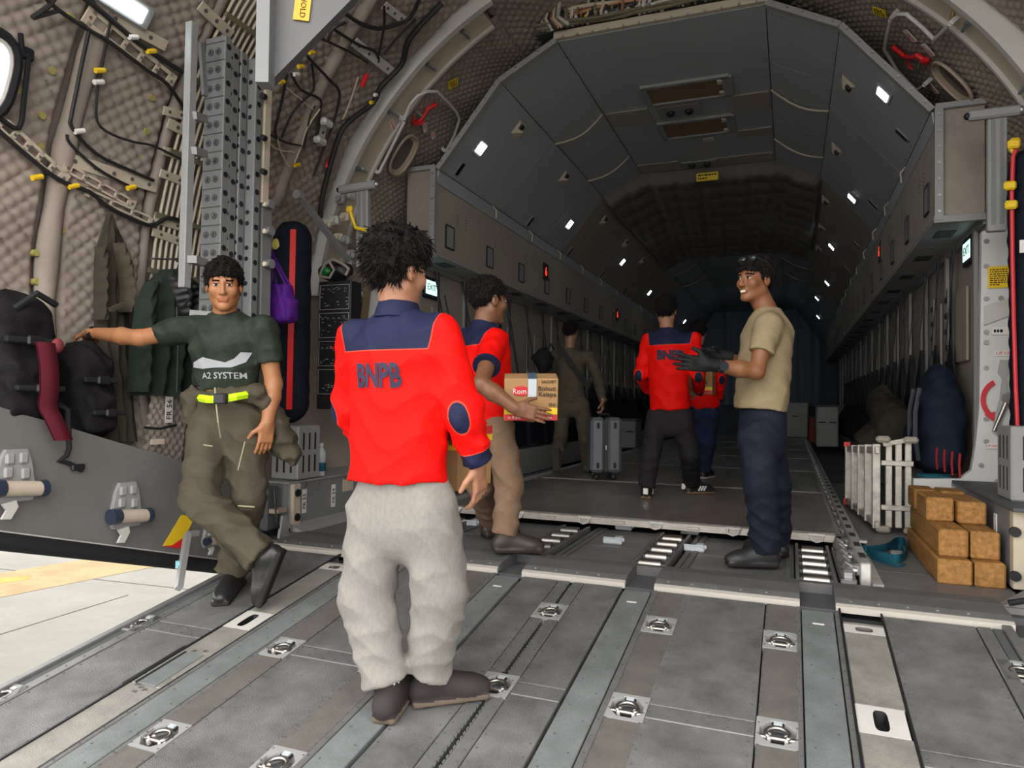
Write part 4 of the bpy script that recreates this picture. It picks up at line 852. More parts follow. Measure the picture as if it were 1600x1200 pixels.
MB().box((-3.069,4.5,.24), (.004,.13,.09)).build('label_plate', 'cream', t)
t = thing('hinge_actuator', 'dark hinge linkage in front of the FR 55 sill end', 'linkage', (-3.15,3.7,0)); MB().box((-3.2,3.74,.16), (.16,.12,.28), None, .01).build('recess', 'grey_dark', t); MB().box((-3.08,3.74,.15), (.07,.10,.03), None, .004).build('link', 'tan_plastic', t); MB().tube([(-3.08,3.70,.29),(-3.06,3.69,.2),(-3.05,3.70,.08),(-3.05,3.74,.0)], .009).build('cable', 'cable', t); MB().prism([(-3.05,3.70,-.02),(-3.05,3.80,-.02),(-3.05,3.77,.12),(-3.05,3.73,.12)], (.02,0,0)).build('bracket', 'grey_light', t)
def slotbox(name, label, c, d, faces, m='grey_light'):
    t = thing(name, label, 'vented box', (c[0],c[1],c[2]-d[2]/2)); MB().box(c, d, None, .008).build('body', m, t)
    for fx in faces:
        for col_ in range(3):
            for row in range(2):
                z = c[2]+(row-.5)*d[2]*.42
                if fx == 'y': MB().box((c[0]+(col_-1)*d[0]*.26,c[1]-d[1]/2,z), (.014,.006,d[2]*.32)).build('slot', 'black', t)
                else: MB().box((c[0]+fx*d[0]/2,c[1]+(col_-1)*d[1]*.26,z), (.006,.014,d[2]*.32)).build('slot', 'black', t)
    return t
slotbox('vented_box', 'grey slotted metal box on the FR 55 sill below the navy roll', (-3.17,4.02,.51), (.22,.24,.36), ('y', 1))
t = thing('water_bottle', 'clear plastic water bottle on the sill beside the slotted box', 'bottle', (-3.13,4.25,.33)); MB().lathe((-3.13,4.25,.326), (0,0,1), [(.03,0),(.033,.02),(.033,.09),(.029,.1),(.033,.11),(.033,.17),(.014,.2),(.014,.215)], 14).build('body', mat('pet', (.75,.85,.9), .08, alpha=.45), t, True); MB().cyl((-3.13,4.25,.54), (-3.13,4.25,.56), .016).build('cap', 'white_paint', t); MB().lathe((-3.13,4.25,.36), (0,0,1), [(.034,0),(.034,.06)], 14).build('label', 'blue_strap', t, True)
# navy roll bag with red stripe
t = thing('roll_bag', 'tall navy roll bag with a red stripe beside the purple bag', 'bag', (-3.22,4.0,.69)); S = SDF((-3.5,3.75,.66), (-2.95,4.3,2.2), .012)
S.cap((-3.23,4.02,.845), (-3.24,4.02,1.98), .135, .135, .02, (0,1,0), 1.15, sh=wrinkle(.005,9,9,12)); sdf_obj('body', S, 'navy', t, 2)
MB().prism([(-3.165,3.905,.80),(-3.125,3.915,.80),(-3.13,3.92,2.02),(-3.17,3.91,2.02)], (.006,-.012,0)).build('stripe', 'red', t); MB().ball((-3.29,3.905,1.93), (.034,.008,.038)).build('grommet', mat('brass', (.5,.42,.1), .5), t, True)
# purple shopping bag
c = ony(438,460,3.62); t = thing('purple_bag', 'purple cloth shopping bag hanging from the grey bracket', 'bag', c-V(0,0,.16))
k_ = c[0]; S = SDF((k_-.2,3.4,c[2]-.25), (k_+.2,3.85,c[2]+.22), .008); S.rbox((k_,3.62,c[2]-.055), (.085,.045,.12), None, .03, .02, sh=wrinkle(.006,30,15,14)); S.rbox((k_+.02,3.62,c[2]-.10), (.10,.05,.07), None, .03, .04, sh=wrinkle(.006,34,15,12)); sdf_obj('body', S, mat('purple', (.075,.012,.19), .7, 0, .1, 12, .2, 60), t, 2)
hk = ony(420,385,3.62)
for a in (-.05,.06): MB().tube([(k_+a,3.60,c[2]+.05),(k_+a*.6-.02,3.58,c[2]+.14),tuple(hk),(k_+a*.6-.03,3.64,c[2]+.13),(k_+a,3.645,c[2]+.05)], .008, 6).build('strap', 'purple', t, True)
MB().cyl(hk-V(.03,0,.005), hk+V(.02,0,-.005), .008).build('hook', 'steel', t)
# control panel
A = ony(497,440,4.34); B = ony(543,640,4.34); t = thing('control_panel', 'black control panel with white legends beside the navy roll bag', 'control panel', ((A[0]+B[0])/2,4.36,B[2])); cx, cz, ww, hh = (A[0]+B[0])/2, (A[2]+B[2])/2, B[0]-A[0], A[2]-B[2]
MB().box((cx,4.42,cz), (ww,.14,hh), None, .006).build('body', 'black', t); rng = random.Random(5); outl = MB()
for j in range(4):
    z = A[2]-.03-j*hh*.22; 
    for q in (0,1): outl.box((cx,4.349,z-q*hh*.19), (ww*.9,.003,.003)); outl.box((cx+(q-.5)*ww*.9,4.349,z-hh*.095), (.003,.003,hh*.19))
    for k in range(16): outl.box((cx+rng.uniform(-.42,.42)*ww,4.349,z-rng.uniform(.1,.9)*hh*.19), (rng.uniform(.006,.02),.003,.004))
stuff(outl.build('legends', mat('legend', (.35,.34,.33), .6), t))
for j in range(3):
    for k in range(5): p = V(cx+(k-2)*ww*.17,4.335,A[2]-.06-j*hh*.23); MB().cyl(p, p+V(0,.02,0), .008, n=8).build('knob', 'red' if (j, k) == (2,2) else 'grey_dark', t)
t = thing('oxygen_bag', 'dark equipment bag with green bottle and hoses on the control panel', 'bag', ony(525,440,4.4)); c = ony(525,418,4.45); S = SDF(c-V(.25,.2,.2), c+V(.25,.2,.2), .012); S.ell(c-V(0,0,.03), (.15,.08,.08), sh=wrinkle(.008)); sdf_obj('body', S, 'black', t, 1)
MB().ball(ony(508,424,4.36), (.05,.03,.035)).build('green_bottle', mat('green', (.01,.16,.03), .4), t, True); MB().tube([ony(x, y, 4.34) for x, y in ((500,430),(508,412),(520,405),(535,412),(545,420),(540,430))], .012, 8).tube([ony(x, y, 4.33) for x, y in ((500,432),(515,434),(522,422),(514,408))], .010, 8).build('hose', 'quilt', t, True)
# door strut, post, yellow hook
A, B = ony(467,305,4.1), ony(548,412,4.6); t = thing('diagonal_strut', 'grey diagonal strut above the control panel', 'strut', B); MB().beam(A, B, .05, .03, (0,1,0), .004).build('bar', 'grey_paint', t); 
for p in (A, B): MB().cyl(p-V(0,.03,0), p+V(0,.03,0), .032).build('pivot', 'grey_light', t, True)
def post(side, xs, top, bot, Y, arm, hook, lab):
    A, B = ony(xs,top,Y), ony(xs,bot,Y); t = thing('door_post', lab, 'post', B); MB().beam(A, B, .10, .05, (0,1,0), .006).build('post', 'grey_light', t)
    for dx in (-.022,.022): MB().beam(A+V(dx,-.026,-.04), B+V(dx,-.026,.04), .02, .008, (0,1,0)).build('groove', 'grey_paint', t)
    P = [ony(x, y, Y-.03) for x, y in arm]; MB().beam(P[0], P[1], .05, .06, (0,0,1), .012).build('arm', 'grey_light', t); MB().ball(P[0], .022).build('arm_bolt', 'black', t, True); MB().ball(P[1], .026).build('arm_bolt', 'dull_metal', t, True)
    h = MB().tube([ony(x, y, Y-.08) for x, y in hook], .013, 8).build('yellow_hook', 'yellow', t, True)
    MB().box(ony(*hook[0], Y-.08), (.05,.03,.05), None, .01).build('hook_head', 'yellow', h)
post(-1, 568, 290, 420, 4.45, ((530,297),(588,288)), ((546,327),(552,345),(556,356),(574,360)), 'grey grooved post with yellow hook left of the hold opening')
post(1, 1557, 172, 362, 4.95, ((1512,182),(1596,172)), ((1586,222),(1578,232),(1584,238)), 'grey grooved post right of the hold opening')
t = thing('door_rollers', 'cream and grey roller blocks behind the yellow hook', 'roller blocks', ony(535,380,4.8))
for x, y, m in ((512,350,'cream'),(524,345,'white_paint'),(530,372,'cream'),(541,376,'grey_light'),(549,398,'grey_light'),(533,312,'grey_light'),(540,340,'cream')): p = ony(x, y, 4.62); MB().box(p, (.08,.06,.07), None, .012).cyl(p-V(0,.05,0), p-V(0,.02,0), .022).build('block', m, t)
# pale bulkhead faces either side of the hold opening
t = struct(MB().prism([ony(x, y, 5.40) for x, y in ((540,428),(600,428),(618,440),(618,760),(540,760))], (0,.06,0)).build('wall_bulkhead_left', 'bulk_white'))
c = ony(548,478,5.39); MB().tube([c+V(.16*math.cos(a),0,.16*math.sin(a)) for a in np.linspace(0,2*PI,24)[:-1]], .018, 8, closed=True).build('port_ring', 'white_paint', t, True); MB().cyl(c, c+V(0,.02,0), .15, n=24).build('port', 'black', t)
MB().beam(ony(577,425,5.36), ony(567,520,5.36), .05, .04, (0,1,0)).build('post', mat('tan_post', (.22,.16,.10), .6), t)
RB = [(1534,362),(1600,345),(1640,345),(1640,770),(1428,790),(1428,748),(1500,748),(1518,735),(1524,700),(1530,640)]
t = struct(MB().prism([ony(x, y, 5.40) for x, y in RB], (0,.06,0)).build('wall_bulkhead_right', 'bulk_white'))
MB().box((1.0,5.75,.19), (.42,.6,.38), None, .006).build('sill_front', 'grey_paint', t)
for x, y in ((1541,377),(1541,416),(1541,467),(1541,519),(1541,535),(1541,575),(1541,655),(1541,690),(1564,466),(1435,767),(1435,785),(1490,757),(1512,779),(1533,727),(1540,773),(1558,752),(1582,666)): p = ony(x, y, 5.395); MB().cyl(p-V(0,.004,0), p, .016, n=10).build('screw', 'dull_metal', t)
hd = thing('door_release', 'chrome crank handle in a recess with red arrow on the pale bulkhead', 'handle', ony(1562,640,5.39))
rc = [ony(x, y, 5.388) for x, y in ((1563,562),(1576,562),(1579,580),(1573,590),(1577,620),(1572,630),(1566,660),(1567,672),(1558,682),(1550,675),(1552,663),(1562,622),(1566,592),(1559,582))]; MB().prism(rc, (0,.008,0)).build('recess', mat('recess_grey', (.40,.41,.41), .5), hd)
A, B = ony(1575,622,5.37), ony(1553,673,5.37); MB().tube([A, B], [.016,.011], 10).build('lever', 'steel', hd, True); MB().cyl(A-V(0,.02,0), A+V(0,.02,0), .034).build('hub', 'steel', hd, True)
cc = ony(1566,625,5.384); arr = MB(); 
arcp = [cc+V(.105*math.cos(a),0,.125*math.sin(a)) for a in np.linspace(2.0,4.0,12)]; arr.prism([cc+V(.118*math.cos(a),0,.140*math.sin(a)) for a in np.linspace(2.0,4.0,14)]+[cc+V(.090*math.cos(a),0,.108*math.sin(a)) for a in np.linspace(4.0,2.0,14)], (0,.004,0)); e = arcp[-1]; arr.prism([e+V(-.03,-.001,.0),e+V(.03,-.001,.02),e+V(.022,-.001,-.045)], (0,.004,0)); arr.build('arrow', 'red_print', hd)
def sign(px, py, Y, w_, h_, m, s_, size, pm, lab, sx=1.0):
    p = ony(px, py, Y); o = tag(MB().box(p, (w_,.006,h_)).build('placard', m), lab, 'sign'); (microprint(o, s_, p-V(0,.0035,0), V(1,0,0), V(0,0,1), V(0,-1,0), w_, h_, pm) if isinstance(s_, int) else text('lettering', s_, size, p-V(0,.004,0), (1,0,0), (0,0,1), pm, o, sx=sx)); return o
sign(1562,433,5.392,.13,.14,'yellow',8,.024,'black_print','yellow placard with small black print on the right bulkhead face',.8)
sign(1567,517,5.392,.12,.05,'white_tag',1,.016,'black_print','small cream placard above the UP UP placard'); sign(1568,552,5.392,.095,.035,'white_tag','UP UP',.03,'red_print','white UP UP placard above the crank recess'); sign(1556,697,5.392,.10,.035,'white_tag','UP DOWN',.022,'red_print','white UP DOWN placard below the crank recess')
MB().prism([ony(x, y, 5.385) for x, y in ((1538,478),(1586,462),(1586,490),(1538,508))], (0,.012,0)).build('access_bracket', 'white_paint', t)
# right edge roll bag
t = thing('roll_bag', 'navy roll bag with red piping at the right picture edge', 'bag', ony(1600,700,5.2)); A = ony(1612,262,4.78); B = ony(1620,660,4.78); S = SDF((A[0]-.2,4.55,B[2]-.2), (A[0]+.25,5.0,A[2]+.2), .014); S.cap(A, B, .115, .125, .02, sh=wrinkle(.004)); sdf_obj('body', S, 'navy', t, 2)
MB().tube([ony(x, y, 4.68) for x, y in ((1590,228),(1583,245),(1581,300),(1582,400),(1584,500),(1587,600),(1591,690))], .011, 8).build('piping', 'red_print', t, True); MB().box(ony(1598,385,4.64), (.03,.01,.07)).build('label', 'white_tag', t)
for i, (x, y) in enumerate(((1584,225),(1578,290),(1580,320))): p = ony(x, y, 4.66); MB().box(p, (.06,.03,.05), None, .01).build('yellow_buckle', 'yellow', t)
# grey boxes at the right edge by the ramp
t = thing('sill_box', 'grey equipment sill beside the stacked timber at the right edge', 'equipment box', (1.15,4.6,0)); MB().box((1.23,4.75,.20), (.46,1.26,.38), None, .006).build('body', 'grey_paint', t); MB().box((1.23,4.70,.40), (.50,1.38,.02), None, .003).build('lid', 'grey_dark', t); MB().box((1.02,4.10,.20), (.05,.06,.37), None, .002).build('end_strip', 'cream', t)
for z in (.08,.29): MB().cyl((1.0,4.07,z), (1.0,4.05,z), .024).build('bolt', 'black', t, True)
MB().box((.997,4.4,.28), (.004,.05,.10)).build('label_plate', 'white_tag', t); MB().box((.997,4.9,.24), (.004,.14,.10)).build('label_plate', 'cream', t)
slotbox('vented_box', 'tall grey slotted box on the right sill by the bulkhead', (1.16,4.42,.60), (.24,.26,.38), ('y', -1))
t = thing('corner_bracket', 'black rubber corner bracket at the foot of the right sill', 'bracket', (1.02,3.9,0)); MB().prism([(.88,3.76,0),(1.2,3.76,0),(1.2,3.76,.14),(1.02,3.76,.10)], (0,.06,0)).build('gusset', 'grey_paint', t); MB().tube([(.9,3.75,.02),(1.0,3.75,.05),(1.06,3.75,.12),(1.2,3.75,.17)], .014).build('seal', 'rubber', t)
# ---- timber
tim = mat('timber_end', (.58,.29,.075), .6, 0, .25, 26, .3, 90); wd = MATS['wood']
blocks = [(.685,.835,4.10,5.10,0,.125,'long timber at the bottom left of the stack'), (.845,.975,4.10,5.10,0,.125,'long timber at the bottom right of the stack'), (.70,.83,4.16,5.10,.127,.265,'long timber in the second layer, left'), (.84,.965,4.16,5.10,.127,.265,'long timber in the second layer, right'),
 (.685,.815,4.42,4.75,.267,.395,'short block on top of the stack, front left'), (.825,.955,4.38,4.75,.267,.385,'short block on top of the stack, front right'), (.69,.81,4.86,5.12,.267,.39,'short block on top of the stack, back left'), (.83,.96,4.88,5.12,.267,.385,'short block on top of the stack, back right')]
for x0, x1, y0, y1, z0, z1, lab in blocks:
    o = MB().box(((x0+x1)/2,(y0+y1)/2,(z0+z1)/2), (x1-x0,y1-y0,z1-z0), None, .009).build('timber_block', wd); tag(o, lab, 'timber', 'stacked timber blocks'); o.rotation_euler = (0,0,0)
# ---- teal strap
t = thing('ratchet_strap', 'teal webbing strap lying looped beside the timber', 'strap', onz(1390,868,.005))
def ribbon(pix, h=.05, z=.006):
    P = [onz(x, y, z) for x, y in pix]; Q = []
    for i in range(len(P)-1):
        p0, p1, p2, p3 = P[max(0,i-1)], P[i], P[i+1], P[min(len(P)-1,i+2)]
        for k in range(4): u = k/4; Q.append(.5*((2*p1)+(-p0+p2)*u+(2*p0-5*p1+4*p2-p3)*u*u+(-p0+3*p1-3*p2+p3)*u**3))
    Q.append(P[-1]); mb = MB()
    for a, b in zip(Q, Q[1:]): mb.beam(a+V(0,0,h/2), b+V(0,0,h/2), .004, h)
    return mb
ribbon([(1334,838),(1338,856),(1352,866),(1385,862),(1400,852),(1412,853),(1418,866),(1410,878),(1396,880),(1366,872),(1345,860)]).build('webbing', 'blue_strap', t); ribbon([(1350,868),(1380,880),(1402,886),(1414,884)], .012).build('webbing', 'blue_strap', t); ribbon([(1392,866),(1402,860),(1410,862),(1412,870),(1402,874)], .035).build('webbing', 'blue_strap', t)
MB().box(onz(1400,866,.03), (.07,.05,.04), None, .008).build('ratchet', 'dull_metal', t)
t = thing('ratchet_strap', 'teal strap rolled on the grey sill behind the folded ladder', 'strap', (.92,5.7,.385)); c = V(.905,5.545,.388)
for q in range(3): MB().tube([c+V((.05+.02*q)*math.cos(a),(.05+.02*q)*math.sin(a),.03) for a in np.linspace(0,2*PI,18)[:-1]], .012, 6, closed=True).build('coil', 'blue_strap', t)
# ---- folded aluminium ladder
t = thing('folding_ladder', 'folded aluminium step ladder standing on edge behind the timber', 'ladder', (.55,6.2,0)); fx = lambda y: .56-.07*(y-5.6); am = mat('worn_alu', (.60,.57,.51), .5, .3, .25, 14)
for y in (5.6,5.92,6.24,6.56,6.9): MB().beam((fx(y),y,.03), (fx(y),y,.62-.06*(y-5.6)), .05, .03, (0,1,0), .004).build('rung', am, t)
for z in (.06,.58): MB().beam((fx(5.55),5.55,z), (fx(6.95),6.95,z-.07*(z > .3)), .03, .05, (0,0,1), .004).build('rail', am, t)
for x in (.64,.70,.76): MB().beam((x,5.62,.04), (x,5.62,.64), .04, .03, (0,1,0), .004).build('rung', am, t)
for z in (.18,.49): MB().box((.69,5.60,z), (.20,.03,.035), None, .004).build('cross_bar', am, t)
for x, z in ((.60,.03),(.77,.03),(.60,.655),(.77,.655)): MB().box((x,5.58,z), (.09,.07,.045), None, .014).build('rubber_foot', mat('pad', (.42,.38,.32), .8), t)
MB().beam((.60,5.58,.62), (.78,5.6,.66), .02, .03).build('brace', am, t); MB().box((fx(6.9)-.01,6.9,.55), (.05,.03,.04)).box((fx(6.9)-.01,6.9,.05), (.05,.03,.05)).build('red_cap', 'red', t)
# ---- bags on the right wall
mat('maroon_tie', (.28,.02,.02), .7); c = onx(1480,665,1.02); t = thing('duffel_bag', 'navy duffel bag with straps slumped against the right wall', 'bag', (c[0],c[1],.40)); S = SDF((.6,5.4,.3), (1.25,7.3,1.45), .02); S.rbox((1.0,6.02,.72), (.14,.34,.315), None, .12, .05, sh=wrinkle(.012,9,7,9)); S.ell((1.0,5.98,1.0), (.12,.24,.20), None, .08, sh=wrinkle(.01)); S.ell((.93,6.2,.62), (.12,.22,.18), None, .08); sdf_obj('body', S, mat('navy_bag', (.010,.016,.034), .75, 0, .2, 8, .3, 50), t, 1)
for a in (-.15,.12): MB().tube([(.86,5.98+a,1.02),(.83,5.96+a,.85),(.83,5.96+a,.68),(.85,5.96+a,.5)], .016, 6).build('strap', 'strap_grey', t, True)
for k in range(4): p = onx(1464+12*k, 700+3*k, .825); t2 = MB().tube([p, p+V(0,.02,-.06), p+V(.01,.05,-.13)], .006, 6).build('red_tie', 'maroon_tie', t, True)
t = thing('tarpaulin', 'olive tarpaulin heap beside the navy bags on the right', 'tarpaulin', (.9,7.5,.3)); S = SDF((.5,6.8,.2), (1.3,9.2,1.5), .03); S.cap((.88,7.3,.66), (.90,8.5,.92), .24, .2, .05, (1,0,0), 1.4, sh=wrinkle(.025,8,6,9)); S.cap((.74,7.35,.52), (.76,8.0,.55), .17, .16, .08, sh=wrinkle(.02)); sdf_obj('body', S, 'olive_dark', t, 1)
# ================================================================ things stowed on the left tail wall
def pack(lo_, label, c, hd, m, seedv, yaw=0.0):
    t = thing('backpack', label, 'backpack', (c[0],c[1],c[2]-hd[2])); S = SDF(np.array(c)-np.array(hd)*1.5-.05, np.array(c)+np.array(hd)*1.5+.05, .012); R = np.array(Matrix.Rotation(yaw, 3, 'Z')); n = R[:,0]
    S.rbox(c, hd, R, .07, .04, sh=wrinkle(.008,14,12,15,seedv)); S.rbox(np.array(c)+n*hd[0]*.9-V(0,0,hd[2]*.35), (hd[0]*.5,hd[1]*.75,hd[2]*.5), R, .04, .03, sh=wrinkle(.008,14,12,15,seedv+2)); S.ell(np.array(c)+V(0,0,hd[2]*.95), (hd[0]*.95,hd[1]*.95,.10), None, .06, sh=wrinkle(.012,10,12,9,seedv)); sdf_obj('body', S, m, t, 1); f = np.array(c)+n*(hd[0]+.012)
    MB().box(f+V(0,0,hd[2]*.45), (.03,hd[1]*1.6,.03), R, .006).build('compression_strap', 'rubber', t); MB().box(f+V(.02,0,hd[2]*.45), (.02,.07,.045), R, .008).build('buckle', 'black', t); MB().box(f+n*hd[0]*.45+V(.01,0,-hd[2]*.35), (.03,hd[1]*1.5,.025), R, .006).build('compression_strap', 'rubber', t); MB().box(f+n*hd[0]*.45+V(.025,0,-hd[2]*.35), (.02,.06,.04), R, .008).build('buckle', 'black', t); return t
blackcl = mat('pack_black', (.011,.010,.012), .8, 0, .25, 10, .35, 80)
c1 = onx(26,575,-3.36); t = pack(0, 'large black backpack at the left edge with a top handle', (c1[0],c1[1]-.03,c1[2]), (.13,.15,.27), blackcl, 0.); MB().tube([c1+V(.12,-.1,.26),c1+V(.15,-.02,.34),c1+V(.14,.08,.30)], .016, 6).build('handle', 'rubber', t, True)
c2 = onx(128,622,-3.40); t = pack(0, 'slim black backpack under the outstretched hand', (c2[0],c2[1],c2[2]), (.12,.12,.205), blackcl, 3.)
P = [onx(x, y, -3.19) for x, y in ((92,632),(106,640),(108,700),(104,712),(92,720),(108,724),(128,735))]; MB().tube(P, .012, 6).build('hanging_strap', 'rubber', t, True); MB().box(onx(122,730,-3.18), (.02,.07,.03), None, .006).build('strap_end', 'black', t)
P = [onx(x, y, -3.10) for x, y in ((72,535),(72,600),(78,630),(88,650),(98,688))]; t = thing('red_shoulder_strap', 'dark red padded shoulder strap between the two black backpacks', 'strap', P[-1])
P = [np.array([np.interp(k/16*4, range(5), [p[i] for p in P]) for i in range(3)])+V(.012*math.sin(k*.5),.012*math.sin(k/16*PI*2),0) for k in range(17)]
mb = MB(); mb.grid(lambda u, v: P[round(v*16)]+V(.018*math.sin(PI*u),(u-.5)*.085,0), 6, 16).grid(lambda u, v: P[round(v*16)]+V(-.012,(u-.5)*.085,0), 6, 16, True)
mb.build('pad', mat('maroon', (.085,.008,.016), .75), t, 'full'); MB().ball(onx(90,540,-3.12), (.02,.028,.035)).build('clip', mat('pinkish', (.20,.04,.045), .6), t, True)
# hanging flight suit and jacket, quilted drape
def drape(name, rows, xp, m, par, folds=5, amp=.018, thick=.10, seedv=0., nu=46):
    ys = [r[0] for r in rows]; y0, y1 = ys[0], ys[-1]
    def fn(u, v, back=False):
        y = y0+(y1-y0)*v; xl = np.interp(y, ys, [r[1] for r in rows]); xr = np.interp(y, ys, [r[2] for r in rows]); px = xl+(xr-xl)*u
        e = math.sqrt(max(0., math.sin(PI*u))); w_ = folds*2*PI*u+1.2*math.sin(v*5+seedv)+seedv
        f = thick*e*(.55+.45*min(1, v*4))+amp*e*(1-1.6*abs(math.sin(w_/2))**.7)*min(1, .25+v)+.006*math.sin(v*38+u*9+seedv)*e
        return (onx(px, y, xp) if xp < 0 else oncyl(px, y, xp))+V(0 if back else f, 0, 0)
    mb = MB().grid(fn, nu, 60); mb.grid(lambda u, v: fn(u, v, True), nu, 6, True); return mb.build(name, m, par, 'full')
t = thing('flight_suit', 'olive flight suit hanging by its collar on the quilted wall', 'clothing', onx(178,690,-3.45))
drape('body', [(335,166,174),(350,162,180),(385,150,196),(430,146,200),(520,147,200),(600,150,204),(690,158,214)], 2.567, 'olive_dark', t, 4, .014, .045)
drape('sleeve', [(380,176,192),(420,182,200),(455,188,202),(488,184,196)], 2.51, 'olive_cloth', t, 2, .012, .08, 1., 20); drape('sleeve', [(385,148,164),(430,146,162),(500,146,160)], 2.51, 'olive_dark', t, 2, .012, .07, 2., 20)
X = lambda px, py: onx(px, py, -3.40)
MB().beam(X(176,484)+V(-.02,0,0), X(199,474)+V(-.02,0,0), .03, .02).build('waist_tab', 'olive_cloth', t); MB().beam(X(165,566)+V(-.09,0,0), X(182,566)+V(-.09,0,0), .012, .01).build('zip', 'dull_metal', t)
X2 = lambda px, py: onx(px, py, -3.28)
t = thing('field_jacket', 'dark green hooded jacket hanging beside the plank rack', 'clothing', onx(255,620,-3.38))
drape('body', [(421,252,274),(434,236,292),(455,222,306),(500,214,312),(560,208,314),(618,202,316)], -3.40, 'green_jacket', t, 5, .024, .12, 3.)
drape('sleeve', [(440,226,244),(470,212,238),(530,203,232),(600,198,230),(612,199,228)], -3.36, 'green_jacket', t, 2, .014, .09, 1., 22); drape('hood', [(428,262,288),(445,266,306),(470,270,314),(492,278,310)], -3.30, 'black', t, 3, .02, .08, 2., 26)
MB().tube([X2(262,430)+V(.03,0,0),X2(276,440)+V(.07,0,0),X2(283,462)+V(.08,0,0),X2(272,480)+V(.07,0,0)], .010, 6).build('hood_edge', 'green_jacket', t, True); MB().tube([X2(266,480)+V(.05,0,0),X2(268,540)+V(.05,0,0),X2(266,612)+V(.05,0,0)], .006, 6).build('zip', 'black', t)
t = thing('wall_hanger', 'wire hanger hook holding the green jacket', 'hanger', X2(262,415)); MB().tube([X2(236,404),X2(262,405),X2(285,404)], .006, 6).tube([X2(275,420),X2(278,410),X2(272,404)], .005, 6).build('wire', 'steel', t, True)
A = onx(240,690,-3.30); t = thing('insulation_drape', 'grey quilted drape marked FR 56 below the green jacket', 'drape', A)
MB().grid(lambda u, v: onx(222+60*u+12*(1-v), 618+92*v+14*u*v, -3.36)+V(.012*(abs(math.sin(9*(u+v)*2))*abs(math.sin(9*(u-v)*2)))**.5,0,0), 40, 50).build('quilt', 'quilt', t, 'full')
p = onx(264,640,-3.32); MB().box(p, (.004,.05,.15)).build('label_plate', 'white_tag', t); text('lettering', 'FR 56', .05, p+V(.004,0,0), (0,0,1), (0,-1,0), 'black_print', t); MB().tube([onx(x, y, -3.3) for x, y in ((226,668),(250,670),(275,664))], .008, 6).build('cord', 'cable', t); MB().box(onx(246,690,-3.3), (.02,.08,.03)).build('clip', 'cream', t)
# ================================================================ people
skin_n = [0]
def skin_mats(tone):
    k = 'skin%d' % skin_n[0]; skin_n[0] += 1
    M = mat(k, tone, .5, 0, .08, 30, .12, 220); M.node_tree.nodes['Principled BSDF'].inputs['Subsurface Weight'].default_value = .12; M.node_tree.nodes['Principled BSDF'].inputs['Subsurface Radius'].default_value = (.02,.008,.004)
    return [k, mat('eye_white', (.55,.52,.48), .3), mat('hair_black', (.010,.008,.008), .7, 0, .4, 60, .4, 200, spec=.12), mat('lip_'+k, tuple(x*y for x, y in zip(tone, (.85,.55,.52))), .45), mat('teeth', (.7,.68,.62), .3)]
def split_mat(name, ca, cb, line=None, r=.7, bump=.2, bs=120., lw=.0035, var=.06):
    """two cloth colours parted along a seam stored on the mesh as the attribute 'mask'"""
    M = mat(name, ca, r, 0, 0, 8, bump, bs); nt = M.node_tree; b = nt.nodes['Principled BSDF']; L = nt.links.new
    at_ = nt.nodes.new('ShaderNodeAttribute'); at_.attribute_name = 'mask'
    g = nt.nodes.new('ShaderNodeMath'); g.operation = 'GREATER_THAN'; g.inputs[1].default_value = 0; L(at_.outputs['Fac'], g.inputs[0])
    mx = nt.nodes.new('ShaderNodeMix'); mx.data_type = 'RGBA'; mx.inputs['A'].default_value = (*ca, 1); mx.inputs['B'].default_value = (*cb, 1); L(g.outputs[0], mx.inputs['Factor']); out = mx.outputs['Result']
    if line:
        ab = nt.nodes.new('ShaderNodeMath'); ab.operation = 'ABSOLUTE'; L(at_.outputs['Fac'], ab.inputs[0]); l2 = nt.nodes.new('ShaderNodeMath'); l2.operation = 'LESS_THAN'; l2.inputs[1].default_value = lw; L(ab.outputs[0], l2.inputs[0])
        m2 = nt.nodes.new('ShaderNodeMix'); m2.data_type = 'RGBA'; L(l2.outputs[0], m2.inputs['Factor']); L(out, m2.inputs['A']); m2.inputs['B'].default_value = (*line, 1); out = m2.outputs['Result']
    L(out, b.inputs['Base Color']); return M
def set_mask(o, fn):
    me = o.data; n = len(me.vertices); co = np.empty(n*3, np.float32); me.vertices.foreach_get('co', co); v = np.asarray(fn(co.reshape(-1,3).astype(float)), np.float32)
    a = me.attributes.new('mask', 'FLOAT', 'POINT'); a.data.foreach_set('value', v)
def bounds(pts, m): P = np.array(pts); return P.min(0)-m, P.max(0)+m
